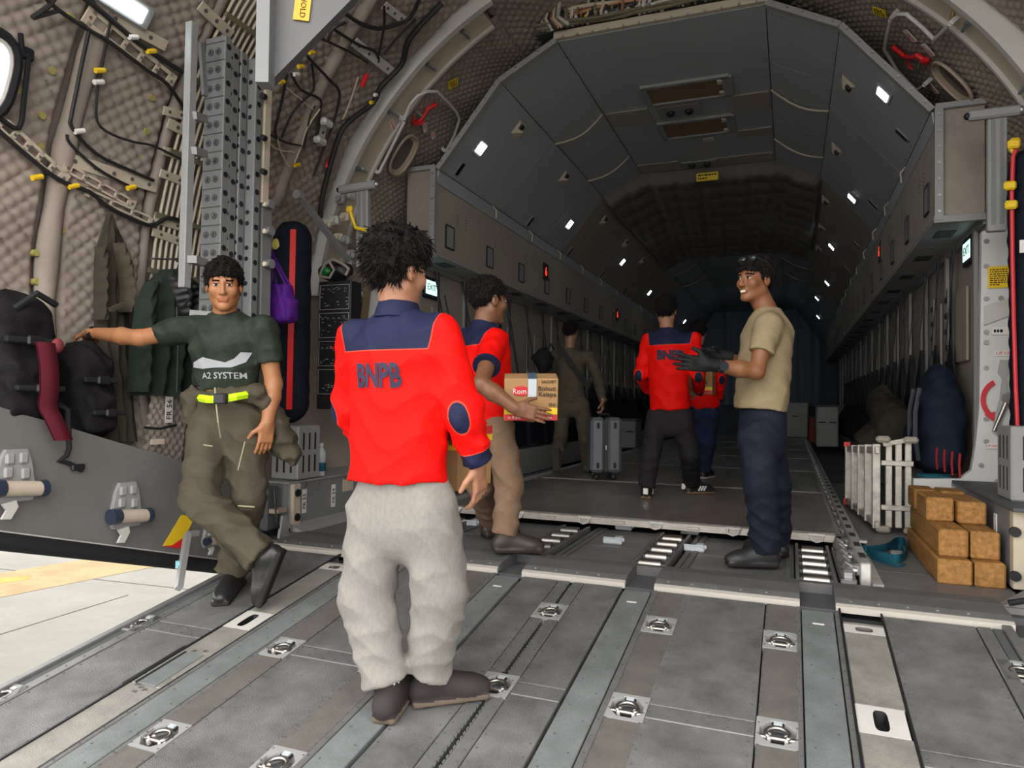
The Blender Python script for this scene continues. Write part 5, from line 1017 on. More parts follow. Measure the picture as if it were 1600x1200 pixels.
def hand_prims(S, w, d, pn, ts, curl=.35, spread=.10, sc=1.0, g=0.0):
    """palm and five fingers; w wrist, d finger direction, pn palm-facing normal, ts +1/-1 thumb side along cross(d, pn)"""
    d = nrm(d); pn = nrm(np.asarray(pn, float)-np.dot(pn, d)*d); s_ = np.cross(d, pn)*ts; R = np.stack([s_, d, pn], 1)
    S.rbox(w+d*.052*sc, np.array([.038+g, .050, .0135+g])*sc, R, .012*sc, .012); S.cap(w-d*.02*sc, w+d*.03*sc, (.026+g)*sc, (.026+g)*sc, .015, pn, 1.35)
    for i, (off, ln, r) in enumerate(((.030,.072,.0088), (.010,.082,.0092), (-.010,.076,.0088), (-.029,.058,.0078))):
        b = w+d*.096*sc+s_*off*sc; dd = nrm(d+s_*off*spread*14); c = curl*(1+.12*i); a = 0.
        for q, fr in enumerate((.46,.30,.24)):
            a += c*(.8 if q == 0 else 1.0); v = dd*math.cos(a)+pn*math.sin(a); e = b+v*ln*fr*sc; S.cap(b, e, (r+g)*sc*(1-.06*q), (r+g)*sc*(.94-.06*q), .004); b = e
    b = w+d*.028*sc+s_*.030*sc; v = nrm(d*.62+s_*.70+pn*.32); e = b+v*.042*sc; S.cap(b, e, (.0135+g)*sc, (.0105+g)*sc, .012); v2 = nrm(d*.85+s_*.35+pn*.35*(1+curl)); S.cap(e, e+v2*.034*sc, (.0103+g)*sc, (.0085+g)*sc, .004)
def head_mesh(c, f, u, sc, neck, nr=.054, h=.0042, mouth=0.0):
    f = nrm(f); u = nrm(np.asarray(u, float)-np.dot(u, f)*f); r = np.cross(f, u); R = np.stack([r, f, u], 1)
    L = lambda a, b, e: c+sc*(r*a+f*b+u*e); lo, hi = bounds([L(0,0,0)-.16*sc, L(0,0,0)+.16*sc, neck-.07, neck+.07], .0); S = SDF(lo, hi, h)
    S.cap(L(0,-.012,-.05), neck, nr*sc, (nr+.006)*sc, .02)
    S.ell(L(0,-.012,.032), np.array([.074,.096,.084])*sc, R, .02); S.ell(L(0,.022,-.040), np.array([.060,.070,.078])*sc, R, .03)
    for q in (-1,1): S.cap(L(q*.050,-.005,-.055), L(q*.012,.068,-.100), .020*sc, .018*sc, .02); S.ell(L(q*.040,.062,-.022), .026*sc, None, .02)
    S.ell(L(0,.074,-.098), np.array([.020,.016,.016])*sc, R, .015); S.cap(L(-.032,.080,.028), L(.032,.080,.028), .012*sc, None, .012)
    for q in (-1,1): S.ell(L(q*.031,.097,.008), np.array([.017,.016,.011])*sc, R, .008, 'sub'); S.ell(L(q*.031,.0795,.006), .0132*sc, None, .002)
    S.cap(L(0,.088,.016), L(0,.108,-.030), .0085*sc, .0125*sc, .008); S.ell(L(.012,.098,-.034), .0085*sc, None, .006); S.ell(L(-.012,.098,-.034), .0085*sc, None, .006)
    S.cap(L(-.018,.086,-.060), L(.018,.086,-.060), .0075*sc, None, .006); S.cap(L(-.014,.086,-.071), L(.014,.086,-.071), .0075*sc, None, .005); S.cap(L(-.020,.097,-.0655), L(.020,.097,-.0655), (.0022+mouth)*sc, None, .002, op='sub')
    for q in (-1,1): S.ell(L(q*.079,-.006,-.006), np.array([.011,.021,.032])*sc, R, .006); S.ell(L(q*.089,.002,-.002), np.array([.006,.011,.018])*sc, R, .004, 'sub')
    Vt, Fq = S.mesh(); Vt = smooth_verts(Vt, Fq, 1, .35)
    q = (Vt[Fq].mean(1)-c)/sc; x = q @ r; y = q @ f; z = q @ u; ax = np.abs(x); mi = np.zeros(len(Fq), int)
    eye = (((ax-.031)/.0135)**2+((z-.006)/.0058)**2 < 1) & (y > .074); mi[eye] = 1; mi[eye & (np.abs(ax-.031) < .0062)] = 2; mi[(((ax-.031)/.016)**2+((z-.0115)/.0022)**2 < 1) & (y > .07)] = 2
    mi[(ax > .013) & (ax < .050) & (np.abs(z-.027+.12*np.maximum(ax-.035,0)) < .0042) & (y > .06)] = 2
    mi[(ax < .023) & (z > -.078) & (z < -.053) & (y > .080) & (np.abs(z+.0655) > .002)] = 3
    if mouth > 0: mi[(ax < .017) & (np.abs(z+.0655) < .0035+mouth) & (y > .078)] = 4
    return Vt, Fq, mi
def hair_obj(c, f, u, sc, par, style='short', vol=.010, h=.0055, m='hair_black', seedv=0., nlock=1500):
    f = nrm(f); u = nrm(np.asarray(u, float)-np.dot(u, f)*f); r = np.cross(f, u); R = np.stack([r, f, u], 1); L = lambda a, b, e: c+sc*(r*a+f*b+u*e)
    S = SDF(c-.17*sc, c+.17*sc, h); fr = 55 if style != 'fluffy' else 38
    def tuft(G):
        x = (G[0]-c[0])*r[0]+(G[1]-c[1])*r[1]+(G[2]-c[2])*r[2]; y = (G[0]-c[0])*f[0]+(G[1]-c[1])*f[1]+(G[2]-c[2])*f[2]; z = (G[0]-c[0])*u[0]+(G[1]-c[1])*u[1]+(G[2]-c[2])*u[2]
        a = .0055 if style == 'fluffy' else .0032
        return a*(np.sin(fr*2.1*x+3*np.sin(fr*.8*z+seedv))*np.sin(fr*1.9*y+2*np.sin(fr*.7*x))+.8*np.sin(fr*3.1*x+fr*1.2*z+2*np.sin(fr*1.3*y))+.5*np.sin(fr*4*z+3*np.sin(fr*2*x)+seedv))
    S.ell(L(0,-.015,.040), np.array([.077+vol,.097+vol,.084+vol*1.6])*sc, R, .01, sh=tuft)
    if style == 'fluffy': S.ell(L(0,-.02,.075), np.array([.092,.10,.072])*sc, R, .03, sh=tuft); S.ell(L(.02,.02,.095), np.array([.07,.07,.055])*sc, R, .03, sh=tuft)
    if style == 'quiff': S.ell(L(.0,.045,.105), np.array([.058,.052,.034])*sc, R, .03, sh=tuft)
    S.rbox(L(0,.155,-.06), np.array([.2,.125,.10])*sc, R, .02, .015, 'sub')        # face
    S.rbox(L(0,.07,-.11), np.array([.2,.10,.10])*sc, R, .02, .02, 'sub')           # below the ears
    S.rbox(L(0,-.05,-.175), np.array([.2,.2,.10])*sc, R, .02, .02, 'sub')          # nape
    if style != 'fluffy': S.ell(L(0,.115,.018), np.array([.075,.04,.045])*sc, R, .012, 'sub')
    o = sdf_obj('hair', S, m, par, 1); me = o.data; nv = len(me.vertices)
    co = np.empty(nv*3, np.float32); me.vertices.foreach_get('co', co); co = co.reshape(-1,3).astype(float); no = np.empty(nv*3, np.float32); me.vertices.foreach_get('normal', no); no = no.reshape(-1,3).astype(float)
    rs = np.random.RandomState(int(seedv*10)+3); out = ((co-c) @ u) > -.10*sc; ids = np.where(out)[0]; ids = rs.choice(ids, min(len(ids), nlock), False); mb = MB()
    ln = (.030 if style == 'fluffy' else .020)*sc
    for i in ids:
        p, n_ = co[i], no[i]; fl = nrm(n_*(.75 if style == 'fluffy' else .35)+(-u*.55-f*.25+f*.5*(((p-c) @ f) > .03))+rs.normal(0, .35, 3)); fl = nrm(fl-min(0, fl.dot(n_))*n_+.12*n_); s1 = nrm(np.cross(fl, n_)+1e-4); q = p-n_*.003; l_ = ln*rs.uniform(.5, 1.25); w_ = .0032*sc
        mb.add([q-s1*w_, q+s1*w_, q+n_*w_*1.6, q+fl*l_*.6+n_*.002+s1*w_*.3, q+fl*l_-u*.004], [(0,1,3),(1,2,3),(2,0,3),(0,3,4),(1,4,3)])
    stuff(mb.build('hair_locks', m, o)); return o
def shoe(par, ank, toe, up, mats, L=.27, name='shoe', sole=.022, h=.006, heel=None, fat=1.0):
    """ank: ankle centre about 8 cm over the sole, toe: horizontal-ish direction of the foot"""
    up = nrm(up); d = nrm(np.asarray(toe, float)-np.dot(toe, up)*up); s_ = np.cross(d, up); R = np.stack([s_, d, up], 1); c = lambda a, b, e: ank+s_*a+d*b+up*e
    lo, hi = bounds([c(a, b, e) for a in (-.07,.07) for b in (-.11,L) for e in (-.10,.08)], .02); S = SDF(lo, hi, h)
    S.cap(c(0,-.035,-.052), c(0,L*.55,-.060), .040*fat, .040*fat, .02); S.cap(c(0,-.01,-.03), c(0,.005,.05), .044*fat, .042*fat, .03, fb=True); S.cap(c(0,.02,-.01), c(0,L*.48,-.048), .040*fat, .036*fat, .03); S.ell(c(0,L*.56,-.058), (.046*fat,.07,.036), R, .02)
    S.rbox(c(0,L*.30-.005,-.082), (.044*fat,L*.5,.016), R, .012, .008); S.plane(c(0,0,-.096), -up)
    o = sdf_obj(name, S, mats[0], par, 1); o2 = None
    me = o.data; me.materials.append(MATS[mats[1]] if isinstance(mats[1], str) else mats[1]); n = len(me.polygons); cc = np.empty(n*3, np.float32); me.polygons.foreach_get('center', cc); z = (cc.reshape(-1,3)-ank) @ up; me.polygons.foreach_set('material_index', (z < -.096+sole).astype(np.int32))
    lm = MB()
    for i in range(4): lm.tube([c(-.02,.035+.025*i,.018-.014*i+.004), c(0,.045+.025*i,.026-.014*i+.004), c(.02,.035+.025*i,.018-.014*i+.004)], .0035, 5)
    lm.build('laces', mats[2] if len(mats) > 2 else 'rubber', o); return o
def person(label, J, fw, hf, hu, tone, shirt, trous, shoes, hs=1.0, hands=None, sleeve='short', hem=None, rw=.165, rc=.18, q=1.45, leg=(.095,.078,.075), res=.010, hair=('short',.010), shirt_mask=None, tm=None, amp=.006, sl_r=(.062,.056,.046), skin_arms=('l','r'), mouth=0.0, hemr=0, tro_amp=.006, hcol='hair_black', chest_k=.10, longshort=None, base=None, seedv=0.):
    base = base if base is not None else V(*((J['al']+J['ar'])/2)[:2], min(J['al'][2], J['ar'][2])-.09)
    t = thing('person', label, 'person', base); fw = nrm(fw); pel = (J['hl']+J['hr'])/2; up = nrm(J['neck']-pel); lat = nrm(J['sr']-J['sl']); sk = skin_mats(tone)
    # ---- body: one mesh
    Vs, Fs, Ms, n0 = [], [], [], 0
    def push(Vt, Fq, mi=None):
        nonlocal n0
        if len(Vt) == 0: return
        Vs.append(Vt); Fs.append(Fq+n0); Ms.append(np.zeros(len(Fq), int) if mi is None else mi); n0 += len(Vt)
    lo, hi = bounds([J[x] for x in ('head','neck','sl','sr','el','er','wl','wr','hl','hr','kl','kr','al','ar')], .2); S = SDF(lo, hi, .018)
    S.cap(pel, J['neck']-up*.18, rw-.035, rc-.035, .03, fw, q); S.cap(J['sl'], J['sr'], .04, .04, .05); S.cap(J['neck']-up*.12, J['neck'], .05, .045, .04)
    for a in 'lr':
        S.cap(J['h'+a], J['k'+a], leg[0]-.03, leg[1]-.03, .03); S.cap(J['k'+a], J['a'+a], leg[1]-.03, .032, .02)
        S.cap(J['s'+a], J['e'+a], .042, .034, .02); S.cap(J['e'+a], J['w'+a], .034, .024, .02)
    push(*S.mesh()); push(*head_mesh(J['head'], hf, hu, hs, J['neck']-up*.03, h=max(.0040, res*.45), mouth=mouth))
    for a in 'lr':
        if hands and a in hands:
            H = hands[a]; glove = H.get('glove'); fine = max(.0042, res*.5)
            st = J['s'+a]*.55+J['e'+a]*.45 if sleeve == 'short' else J['e'+a]*.3+J['w'+a]*.7
            dd = nrm(H['d']); pts = [st, J['e'+a] if sleeve == 'short' else st, J['w'+a], J['w'+a]+dd*.22]; lo, hi = bounds(pts, .075); S = SDF(lo, hi, fine)
            if sleeve == 'short': S.cap(st, J['e'+a], .046, .040, .01); S.cap(J['e'+a], J['e'+a]*.65+J['w'+a]*.35, .040, .042, .02); S.cap(J['e'+a]*.65+J['w'+a]*.35, J['w'+a], .042, .028, .02)
            else: S.cap(st, J['w'+a], .032, .028, .02)
            if not glove: hand_prims(S, J['w'+a], H['d'], H['n'], H.get('t', 1), H.get('c', .35), H.get('s', .1), H.get('sc', 1.0))
            Vt, Fq = S.mesh(); push(smooth_verts(Vt, Fq, 1, .3), Fq)
            if glove:
                S = SDF(lo, hi, fine); S.cap(J['w'+a]-dd*.05, J['w'+a]+dd*.01, .033, .032, .01, fa=True); hand_prims(S, J['w'+a], H['d'], H['n'], H.get('t', 1), H.get('c', .35), H.get('s', .1), 1.02, .0015); sdf_obj('glove', S, glove, t, 1)
    me = mesh_np('body', np.concatenate(Vs), np.concatenate(Fs), sk, np.concatenate(Ms)); link('body', me, t)
    if hair: hair_obj(J['head'], hf, hu, hs, t, hair[0], hair[1], max(.005, res*.6), hcol, seedv)
    # ---- shirt
    hemc = hem if hem is not None else pel+up*.02; chest = J['neck']-up*chest_k*1.7
    lo, hi = bounds([J[x] for x in ('sl','sr','el','er','wl','wr','neck')]+[hemc], .21); S = SDF(lo, hi, res*.8); wr = wrinkle(amp,13,11,15,seedv)
    S.cap(hemc, chest, rw, rc, .02, fw, q, fa=True, sh=wr); S.cap(J['sl']-up*.015, J['sr']-up*.015, .062, .062, .07, fw, 1.1, sh=wr); S.cap(J['neck']-up*.10, J['neck']-up*.01, .085, .066, .05, fw, 1.1, fb=True)
    for a in 'lr':
        if sleeve == 'short': e = J['s'+a]*.38+J['e'+a]*.62; S.cap(J['s'+a], e, sl_r[0]+.004, sl_r[0]+.006, .03, fb=True, sh=wrinkle(amp*.7,15,13,17,seedv))
        else: S.cap(J['s'+a], J['e'+a], sl_r[0], sl_r[1], .03, sh=wr); S.cap(J['e'+a], J['w'+a], sl_r[1], sl_r[2], .02, fb=True, sh=wrinkle(amp,20,17,30,seedv))
    so_ = sdf_obj('shirt', S, shirt, t, 1)
    if shirt_mask: set_mask(so_, shirt_mask)
    # ---- trousers
    lo, hi = bounds([J[x] for x in ('hl','hr','kl','kr','al','ar')], .16); S = SDF(lo, hi, res*.9); tw = wrinkle(tro_amp,10,11,14,seedv+1)
    S.cap(pel+up*.15, pel-up*.02, rw-.024, rw-.014, .02, fw, q*1.0, fa=True)
    for a in 'lr':
        e = J['a'+a]+nrm(J['a'+a]-J['k'+a])*hemr; S.cap(J['h'+a], J['k'+a], leg[0], leg[1], .035, sh=tw); S.cap(J['k'+a], e, leg[1], leg[2], .02, fb=True, sh=wrinkle(tro_amp,11,12,22,seedv+2))
    tro = sdf_obj('trousers', S, trous, t, 1)
    # ---- shoes
    if shoes:
        for a in 'lr':
            if 't'+a in J: shoe(t, J['a'+a], J['t'+a], J.get('u'+a, V(0,0,1)), shoes, h=max(.006, res*.7))
    return t, so_, tro
from mathutils.bvhtree import BVHTree
def wrap_text(name, body, size, target, origin, xdir, updir, m, par, bold=.0, off=.005, sx=1.0):
    """flat lettering pressed on to a curved garment"""
    o = text(name, body, size, origin, xdir, updir, m, None, 0.0, 'CENTER', bold, sx); me = o.data; bm = bmesh.new(); bm.from_mesh(me); bmesh.ops.triangulate(bm, faces=bm.faces)
    for _ in range(4):
        es = [e for e in bm.edges if e.calc_length() > .012]
        if not es: break
        bmesh.ops.subdivide_edges(bm, edges=es, cuts=1); bmesh.ops.triangulate(bm, faces=bm.faces)
    n = nrm(np.cross(nrm(xdir), nrm(updir))); bv = BVHTree.FromPolygons([v.co[:] for v in target.data.vertices], [p.vertices[:] for p in target.data.polygons])
    for v in bm.verts:
        hit = bv.ray_cast(v.co+Vector(n)*.3, -Vector(n))
        if hit[0] is not None: v.co = hit[0]+hit[1]*off
    bm.to_mesh(me); bm.free(); me.update(); o.parent = par; o.matrix_parent_inverse = par.matrix_basis.inverted(); return o
def press(mb, name, target, m, par, n=None, off=.005):
    o = mb.build(name, m); me = o.data; bm = bmesh.new(); bm.from_mesh(me); bmesh.ops.triangulate(bm, faces=bm.faces)
    for _ in range(4):
        es = [e for e in bm.edges if e.calc_length() > .015]
        if not es: break
        bmesh.ops.subdivide_edges(bm, edges=es, cuts=1); bmesh.ops.triangulate(bm, faces=bm.faces)
    bv = BVHTree.FromPolygons([v.co[:] for v in target.data.vertices], [p.vertices[:] for p in target.data.polygons]); cp = Vector(CP)
    for v in bm.verts:
        h_ = bv.ray_cast(cp, (v.co-cp).normalized())
        if h_[0] is not None: v.co = h_[0]+h_[1]*off
    bm.to_mesh(me); bm.free(); me.update(); o.parent = par; o.matrix_parent_inverse = par.matrix_basis.inverted(); return o
def collar(par, neck, up, fw, m, r=.066, h=.05, tilt=.25, name='collar'):
    ax = nrm(up-nrm(fw)*tilt*-1*.3); return MB().lathe(neck-ax*.035, ax, [(r+.012,0),(r+.004,h*.6),(r-.002,h),(r-.008,h),(r-.004,0)], 24).build(name, m, par, True)
navyc = (.012,.015,.046); redc = (.74,.003,.0006)
split_mat('bnpb_shirt', redc, navyc, (.60,.06,.03), lw=.0018); mat('collar_navy', navyc, .7, 0, .08, 10, .2, 100)
def bnpb_mask(J, fw, drop=.155, halfw=.135, patch=True, cuff=.05, cl=True):
    pel = (J['hl']+J['hr'])/2; up = nrm(J['neck']-pel); lat = nrm(J['sr']-J['sl']); c = (J['sl']+J['sr'])/2
    def fn(P):
        d = P-J['neck']; v = -(d @ up); u = (P-c) @ lat; au = np.abs(u)
        m = np.minimum(drop-v, halfw+.018*np.clip((.10-v)/.10, -1, 1.2)-au)
        if patch:
            for a in 'lr':
                ax = nrm(nrm(J['w'+a]-J['e'+a])+nrm(J['e'+a]-J['s'+a])); b = nrm(nrm(J['e'+a]-J['s'+a])-nrm(J['w'+a]-J['e'+a])-.6*fw); e = P-J['e'+a]; z = e @ ax; o = np.linalg.norm(e-np.outer(z, ax), axis=1); side = e @ b
                w_ = np.linalg.norm(e-np.outer(z, ax)-np.outer(side, b), axis=1); pm = .036-np.sqrt((z/1.6)**2+w_**2); pm = np.where(side > .0, pm, -.05); m = np.maximum(m, pm)
        if cuff:
            for a in 'lr': ax = nrm(J['w'+a]-J['e'+a]); e = P-J['w'+a]; z = e @ ax; o = np.linalg.norm(e-np.outer(z, ax), axis=1); m = np.maximum(m, np.where(o < .09, z+cuff, -.05))
        return m
    return fn
def dep(p): return float(np.dot(RW[:,2], np.asarray(p)-CP))
RN = V(0,-math.sin(RA),math.cos(RA)); FY = V(0,1,0); RT = RW[:,0]; VW = RW[:,2]
# ---- 1: man in front, seen from behind
d0 = dep(onramp(600,1128)); j = lambda x, y, o=0.0: at(x, y, d0+o)
J = dict(head=j(621,426,.0), neck=j(622,489,.0), sl=j(558,531,.08), sr=j(688,523,-.06), el=j(548,640,.16), wl=j(590,712,.20), er=j(724,648,-.08), wr=j(746,722,-.03), hl=j(592,795,.05), hr=j(668,795,-.03), kl=j(573,935,.06), kr=j(688,922,.0), al=onramp(598,1132)+V(0,.03,.108), ar=onramp(663,1108)+V(0,.02,.108), ul=RN, ur=RN)
J['tl'] = V(-.1,1,.165); J['tr'] = V(.85,.5,.05)
sweat = mat('sweat_grey', (.235,.222,.205), .9, 0, .10, 90, .15, 200, stretch=(1,1,.5))
t, so_, tro = person('man in red and navy BNPB jacket and grey sweatpants, back to us', J, FY, V(.35,1,-.05), V(0,0,1), (.36,.17,.10), 'bnpb_shirt', 'sweat_grey', (mat('shoe_dark', (.035,.028,.03), .6), mat('sole_brown', (.13,.10,.075), .8)), 1.0, dict(r=dict(d=V(.0,.22,-.95), n=V(-.9,.1,.1), t=-1, c=.35), l=dict(d=V(.9,.1,-.3), n=V(0,.9,.3), t=1, c=.2)), 'long', j(622,750,.0), .176, .180, 1.42, (.106,.094,.081), .0080, ('fluffy',.016), bnpb_mask(J, FY, .128, .172), amp=.006, sl_r=(.070,.066,.050), hemr=-.025, tro_amp=.0055)
collar(t, J['neck']+V(0,0,.012), V(0,0,1), FY, 'collar_navy', .070, .055); mat('print_navy', (.038,.034,.062), .8)
wrap_text('lettering', 'BNPB', .105, so_, j(583,588,-.13), nrm(J['sr']-J['sl'])*V(1,1,.2), (0,0,1), 'print_navy', t, .0045, sx=.66)
for a in 'lr': MB().tube([J['a'+a]+V(0,0,.0), J['a'+a]+V(0,-.005,.07)], [.042,.046], 12).build('sock', mat('sock_white', (.7,.7,.75), .9), t, True)
def carton(c, ax, ay, az, w_, d_, h_, name, label):
    """c: centre of the base; ax right, ay away, az up"""
    R = np.stack([ax, ay, az], 1); t = thing(name, label, 'carton', c); MB().box(c+az*h_/2, (w_,d_,h_), R, .004).build('board', 'carton', t)
    return t, (lambda u, v: c+ax*u-ay*(d_/2+.0015)+az*v), R
bx0 = at(716,768,d0+.16); t, FP, R = carton(bx0+V(-.15,.15,.0), V(1,0,0), V(0,1,0), V(0,0,1), .30, .30, .235, 'carton_box', 'biscuit carton carried by the man in grey sweatpants')
fx = bx0[0]+.0015; fy = bx0[1]-.0015; z = bx0[2]
MB().box((bx0[0]-.15,fy,z+.205), (.299,.003,.05)).build('red_band', 'red_print', t); MB().box((bx0[0]-.15,fy-.0008,z+.165), (.299,.003,.035)).build('yellow_band', 'yellow', t); MB().box((fx,bx0[1]+.15,z+.215), (.003,.299,.03)).build('red_band', 'red_print', t); MB().box((fx,bx0[1]+.15,z+.185), (.003,.299,.025)).build('yellow_band', 'yellow', t)
bc = MB(); 
for k in range(14): bc.box((bx0[0]-.03-.007*k,fy-.0025,z+.19), (.003 if k % 3 else .005,.002,.05))
bc.build('barcode', 'black_print', t)
text('lettering', 'Biskuit\nKelapa', .055, (fx+.0025,bx0[1]+.16,z+.10), (0,1,0), (0,0,1), 'black_print', t); text('lettering', 'SNI', .03, (fx+.0025,bx0[1]+.07,z+.03), (0,1,0), (0,0,1), 'black_print', t)
# ---- 2: man leaning by the planks, legs crossed
d0 = dep(onramp(356,940)); j = lambda x, y, o=0.0: at(x, y, d0+o)
fL = nrm(-VW*V(1,1,0)+RT*-.10)
J = dict(head=j(350,446,.02), neck=j(352,492,.06), sr=j(308,512,.10), sl=j(412,512,.04), er=j(218,528,.13), wr=j(142,520,.25), el=j(428,600,.06), wl=j(418,660,.0), hr=j(330,655,.08), hl=j(384,655,.06), kr=j(310,778,-.10), kl=j(388,780,.06), ar=j(408,868,-.12), al=onramp(357,925)+V(0,.03,.102))
J['tl'] = -VW*V(1,1,0)+RT*.05+V(0,0,-.12); J['tr'] = j(407,930,-.12)-J['ar']; J['ur'] = nrm(-RT*.9+V(0,0,.35))
mat('tee_green', (.023,.031,.022), .6, 0, .35, 14, .2, 60)
t, so_, tro = person('man in dark green tee and olive flight trousers leaning with crossed legs', J, fL, nrm(CP-J['head']+RT*-.25+V(0,0,-.12)), V(-.05,0,1), (.38,.165,.072), 'tee_green', 'olive_cloth', None, .98, dict(r=dict(d=V(-.7,.55,-.15), n=V(0,0,-1), t=1, c=.25), l=dict(d=V(-.12,0,-1), n=V(-.8,.4,0), t=-1, c=.3)), 'short', j(352,606,.08), .155, .178, 1.42, (.100,.085,.083), .0085, ('short',.012), tro_amp=.008, amp=.006, seedv=2.)
boot = (mat('boot_black', (.014,.014,.015), .35, 0, .2, 20, .1, 120), mat('boot_sole', (.025,.023,.022), .8))
o = shoe(t, J['al'], J['tl'], RN, boot, .28, 'boot', .026); o = shoe(t, J['ar'], J['tr'], J['ur'], boot, .28, 'boot', .026)
b = j(347,622,-.10)
MB().tube([j(314,622,-.02),j(325,624,-.085),j(347,624,-.115),j(368,620,-.10),j(384,617,-.05)], .020, 6).build('belt', mat('hi_vis', (.62,.95,.02), .6), t); MB().box(j(345,623,-.135), (.055,.03,.05), np.stack([RT, V(0,1,0), V(0,0,1)], 1), .006).build('buckle', 'black', t)
MB().tube([j(336,606,-.10),j(338,632,-.12),j(341,660,-.13),j(345,684,-.11)], .005, 6).build('zip', 'olive_metal', t)
for a, b_ in (((318,695),(332,697)), ((383,690),(372,735)), ((372,790),(398,792))): MB().beam(j(*a,-.12), j(*b_,-.12), .005, .006).build('pocket_zip', 'olive_metal', t)
MB().tube([j(330,832,-.22),j(352,862,-.21),(j(372,884,-.20))], .006, 6).build('leg_zip', 'olive_dark', t)
S = SDF(j(290,700,.0)-V(.2,.35,.1), j(470,590,.0)+V(.2,.35,.15), .012)                     # rolled-down overall top and tied sleeves
for a, b_, r in (((300,618,.06),(400,618,.0),.042), ((298,625,.05),(302,655,.05),.045), ((412,622,.02),(430,660,.08),.05), ((430,655,.08),(452,700,.12),.055), ((425,690,.1),(455,715,.12),.04), ((340,616,.0),(400,614,-.02),.038)): S.cap(j(*a), j(*b_), r, r, .03, sh=wrinkle(.010,22,20,24))
sdf_obj('rolled_overall_top', S, 'olive_cloth', t, 1)
MB().lathe(J['wr']-nrm(J['wr']-J['er'])*.035, nrm(J['wr']-J['er']), [(.034,0),(.036,.008),(.036,.022),(.033,.03)], 16).build('wristband', 'black', t, True)
mat('print_white', (.36,.37,.40), .7); wrap_text('lettering', 'A2 SYSTEM', .042, so_, j(337,586,-.12), RT, (0,0,1), 'print_white', t, .0005)
jetp = MB().add([j(x, y, -.22) for x, y in ((304,566),(318,558),(335,562),(352,566),(366,560),(376,550),(394,551),(384,566),(362,574),(335,574),(318,576),(304,574))], [(0,1,2,11),(2,3,9,10,11),(3,4,8,9),(4,5,6,7,8)])
press(jetp, 'aircraft_print', so_, 'print_white', t)
collar(t, J['neck'], V(0,0,1), fL, 'tee_green', .062, .022)
# ---- 3: man carrying the biscuit carton
d0 = dep(onz(800,868,.03)); j = lambda x, y, o=0.0: at(x, y, d0+o); f3 = nrm(V(.55,.83,0))
J = dict(head=j(764,470,.0), neck=j(755,505,.0), sl=j(727,530,.12), sr=j(772,532,-.10), er=j(752,600,-.39), wr=j(806,638,-.435), el=j(738,605,.20), wl=j(792,645,.02), hl=j(752,672,.05), hr=j(778,672,-.07), kl=j(750,760,.2), kr=j(796,758,-.04), ar=onz(788,864,.056)+V(0,0,.10), al=onz(752,850,.0)+V(0,.15,.115))
J['tr'] = V(.85,.45,-.06); J['tl'] = V(.5,.85,0)
split_mat('polo_split', redc, navyc, (.55,.06,.03), lw=.0018); mat('chino', (.21,.135,.09), .85, 0, .08, 14, .3, 130)
t, so_, tro = person('man in red and navy polo and tan chinos carrying the carton', J, f3, V(.6,.8,-.05), V(0,0,1), (.20,.088,.045), 'polo_split', 'chino', (mat('shoe_brown', (.035,.025,.02), .5), mat('sole_dark', (.03,.025,.022), .8)), 1.0, dict(r=dict(d=RT*.95-V(0,0,.25), n=VW, t=1, c=.05, s=.15), l=dict(d=V(.9,.35,-.1), n=V(0,-.9,.2), t=-1, c=.05)), 'short', j(766,668,.0), .150, .165, 1.3, (.092,.076,.070), .0095, ('short',.010), bnpb_mask(J, f3, .125, .14, False, 0), amp=.006, seedv=1.)
collar(t, J['neck'], V(0,0,1), f3, 'collar_navy', .064, .045); e = J['sr']*.38+J['er']*.62; ax = nrm(J['er']-J['sr']); MB().lathe(e-ax*.02, ax, [(.071,0),(.073,.01),(.072,.024)], 20).build('sleeve_hem', 'collar_navy', t, True)
tilt = .20; azz = nrm(V(0,0,1)-VW*V(1,1,0)*tilt); ayy = nrm(np.cross(azz, RT)); t, FP, R = carton(at(829,657,d0-.355)+ayy*.085, RT, ayy, azz, .268, .17, .212, 'carton_box', 'taped biscuit carton with red oval held by the man in chinos')
def pr(nm, u, v, w_, h_, m, o=0.0): return MB().box(FP(u, v)-ayy*o, (w_,.003,h_), R).build(nm, m, t)
pr('red_band', 0, .016, .264, .030, 'red_print'); pr('yellow_band', 0, .048, .264, .032, 'yellow'); MB().prism([FP(-.05+.046*math.cos(a), .150+.025*math.sin(a))-ayy*.001 for a in np.linspace(0,2*PI,24)[:-1]], -ayy*.002).build('red_oval', 'red_print', t)
pr('tape', .005, .166, .042, .09, mat('tape_clear', (.55,.62,.68), .25), .004); MB().box(FP(.005,.2135)+ayy*.085, (.046,.17,.003), R).build('tape', mat('tape_blue', (.10,.16,.24), .3), t)
for s_, u, v, sz_, m in (('Rom', -.058,.148,.037,'white_tag'), ('Biskuit', .078,.162,.033,'black_print'), ('Kelapa', .080,.133,.033,'black_print'), ('SACHET', .086,.196,.020,'black_print'), ('SNI', .106,.080,.024,'black_print'), ('isi 8 pcs', -.082,.016,.020,'white_tag'), ('Pouch', .082,.016,.020,'white_tag')): text('lettering', s_, sz_, FP(u, v)-ayy*.0035, RT, azz, m, t)
microprint(t, 1, FP(.065,.048)-ayy*.003, RT, azz, -ayy, .11, .032, 'black_print')
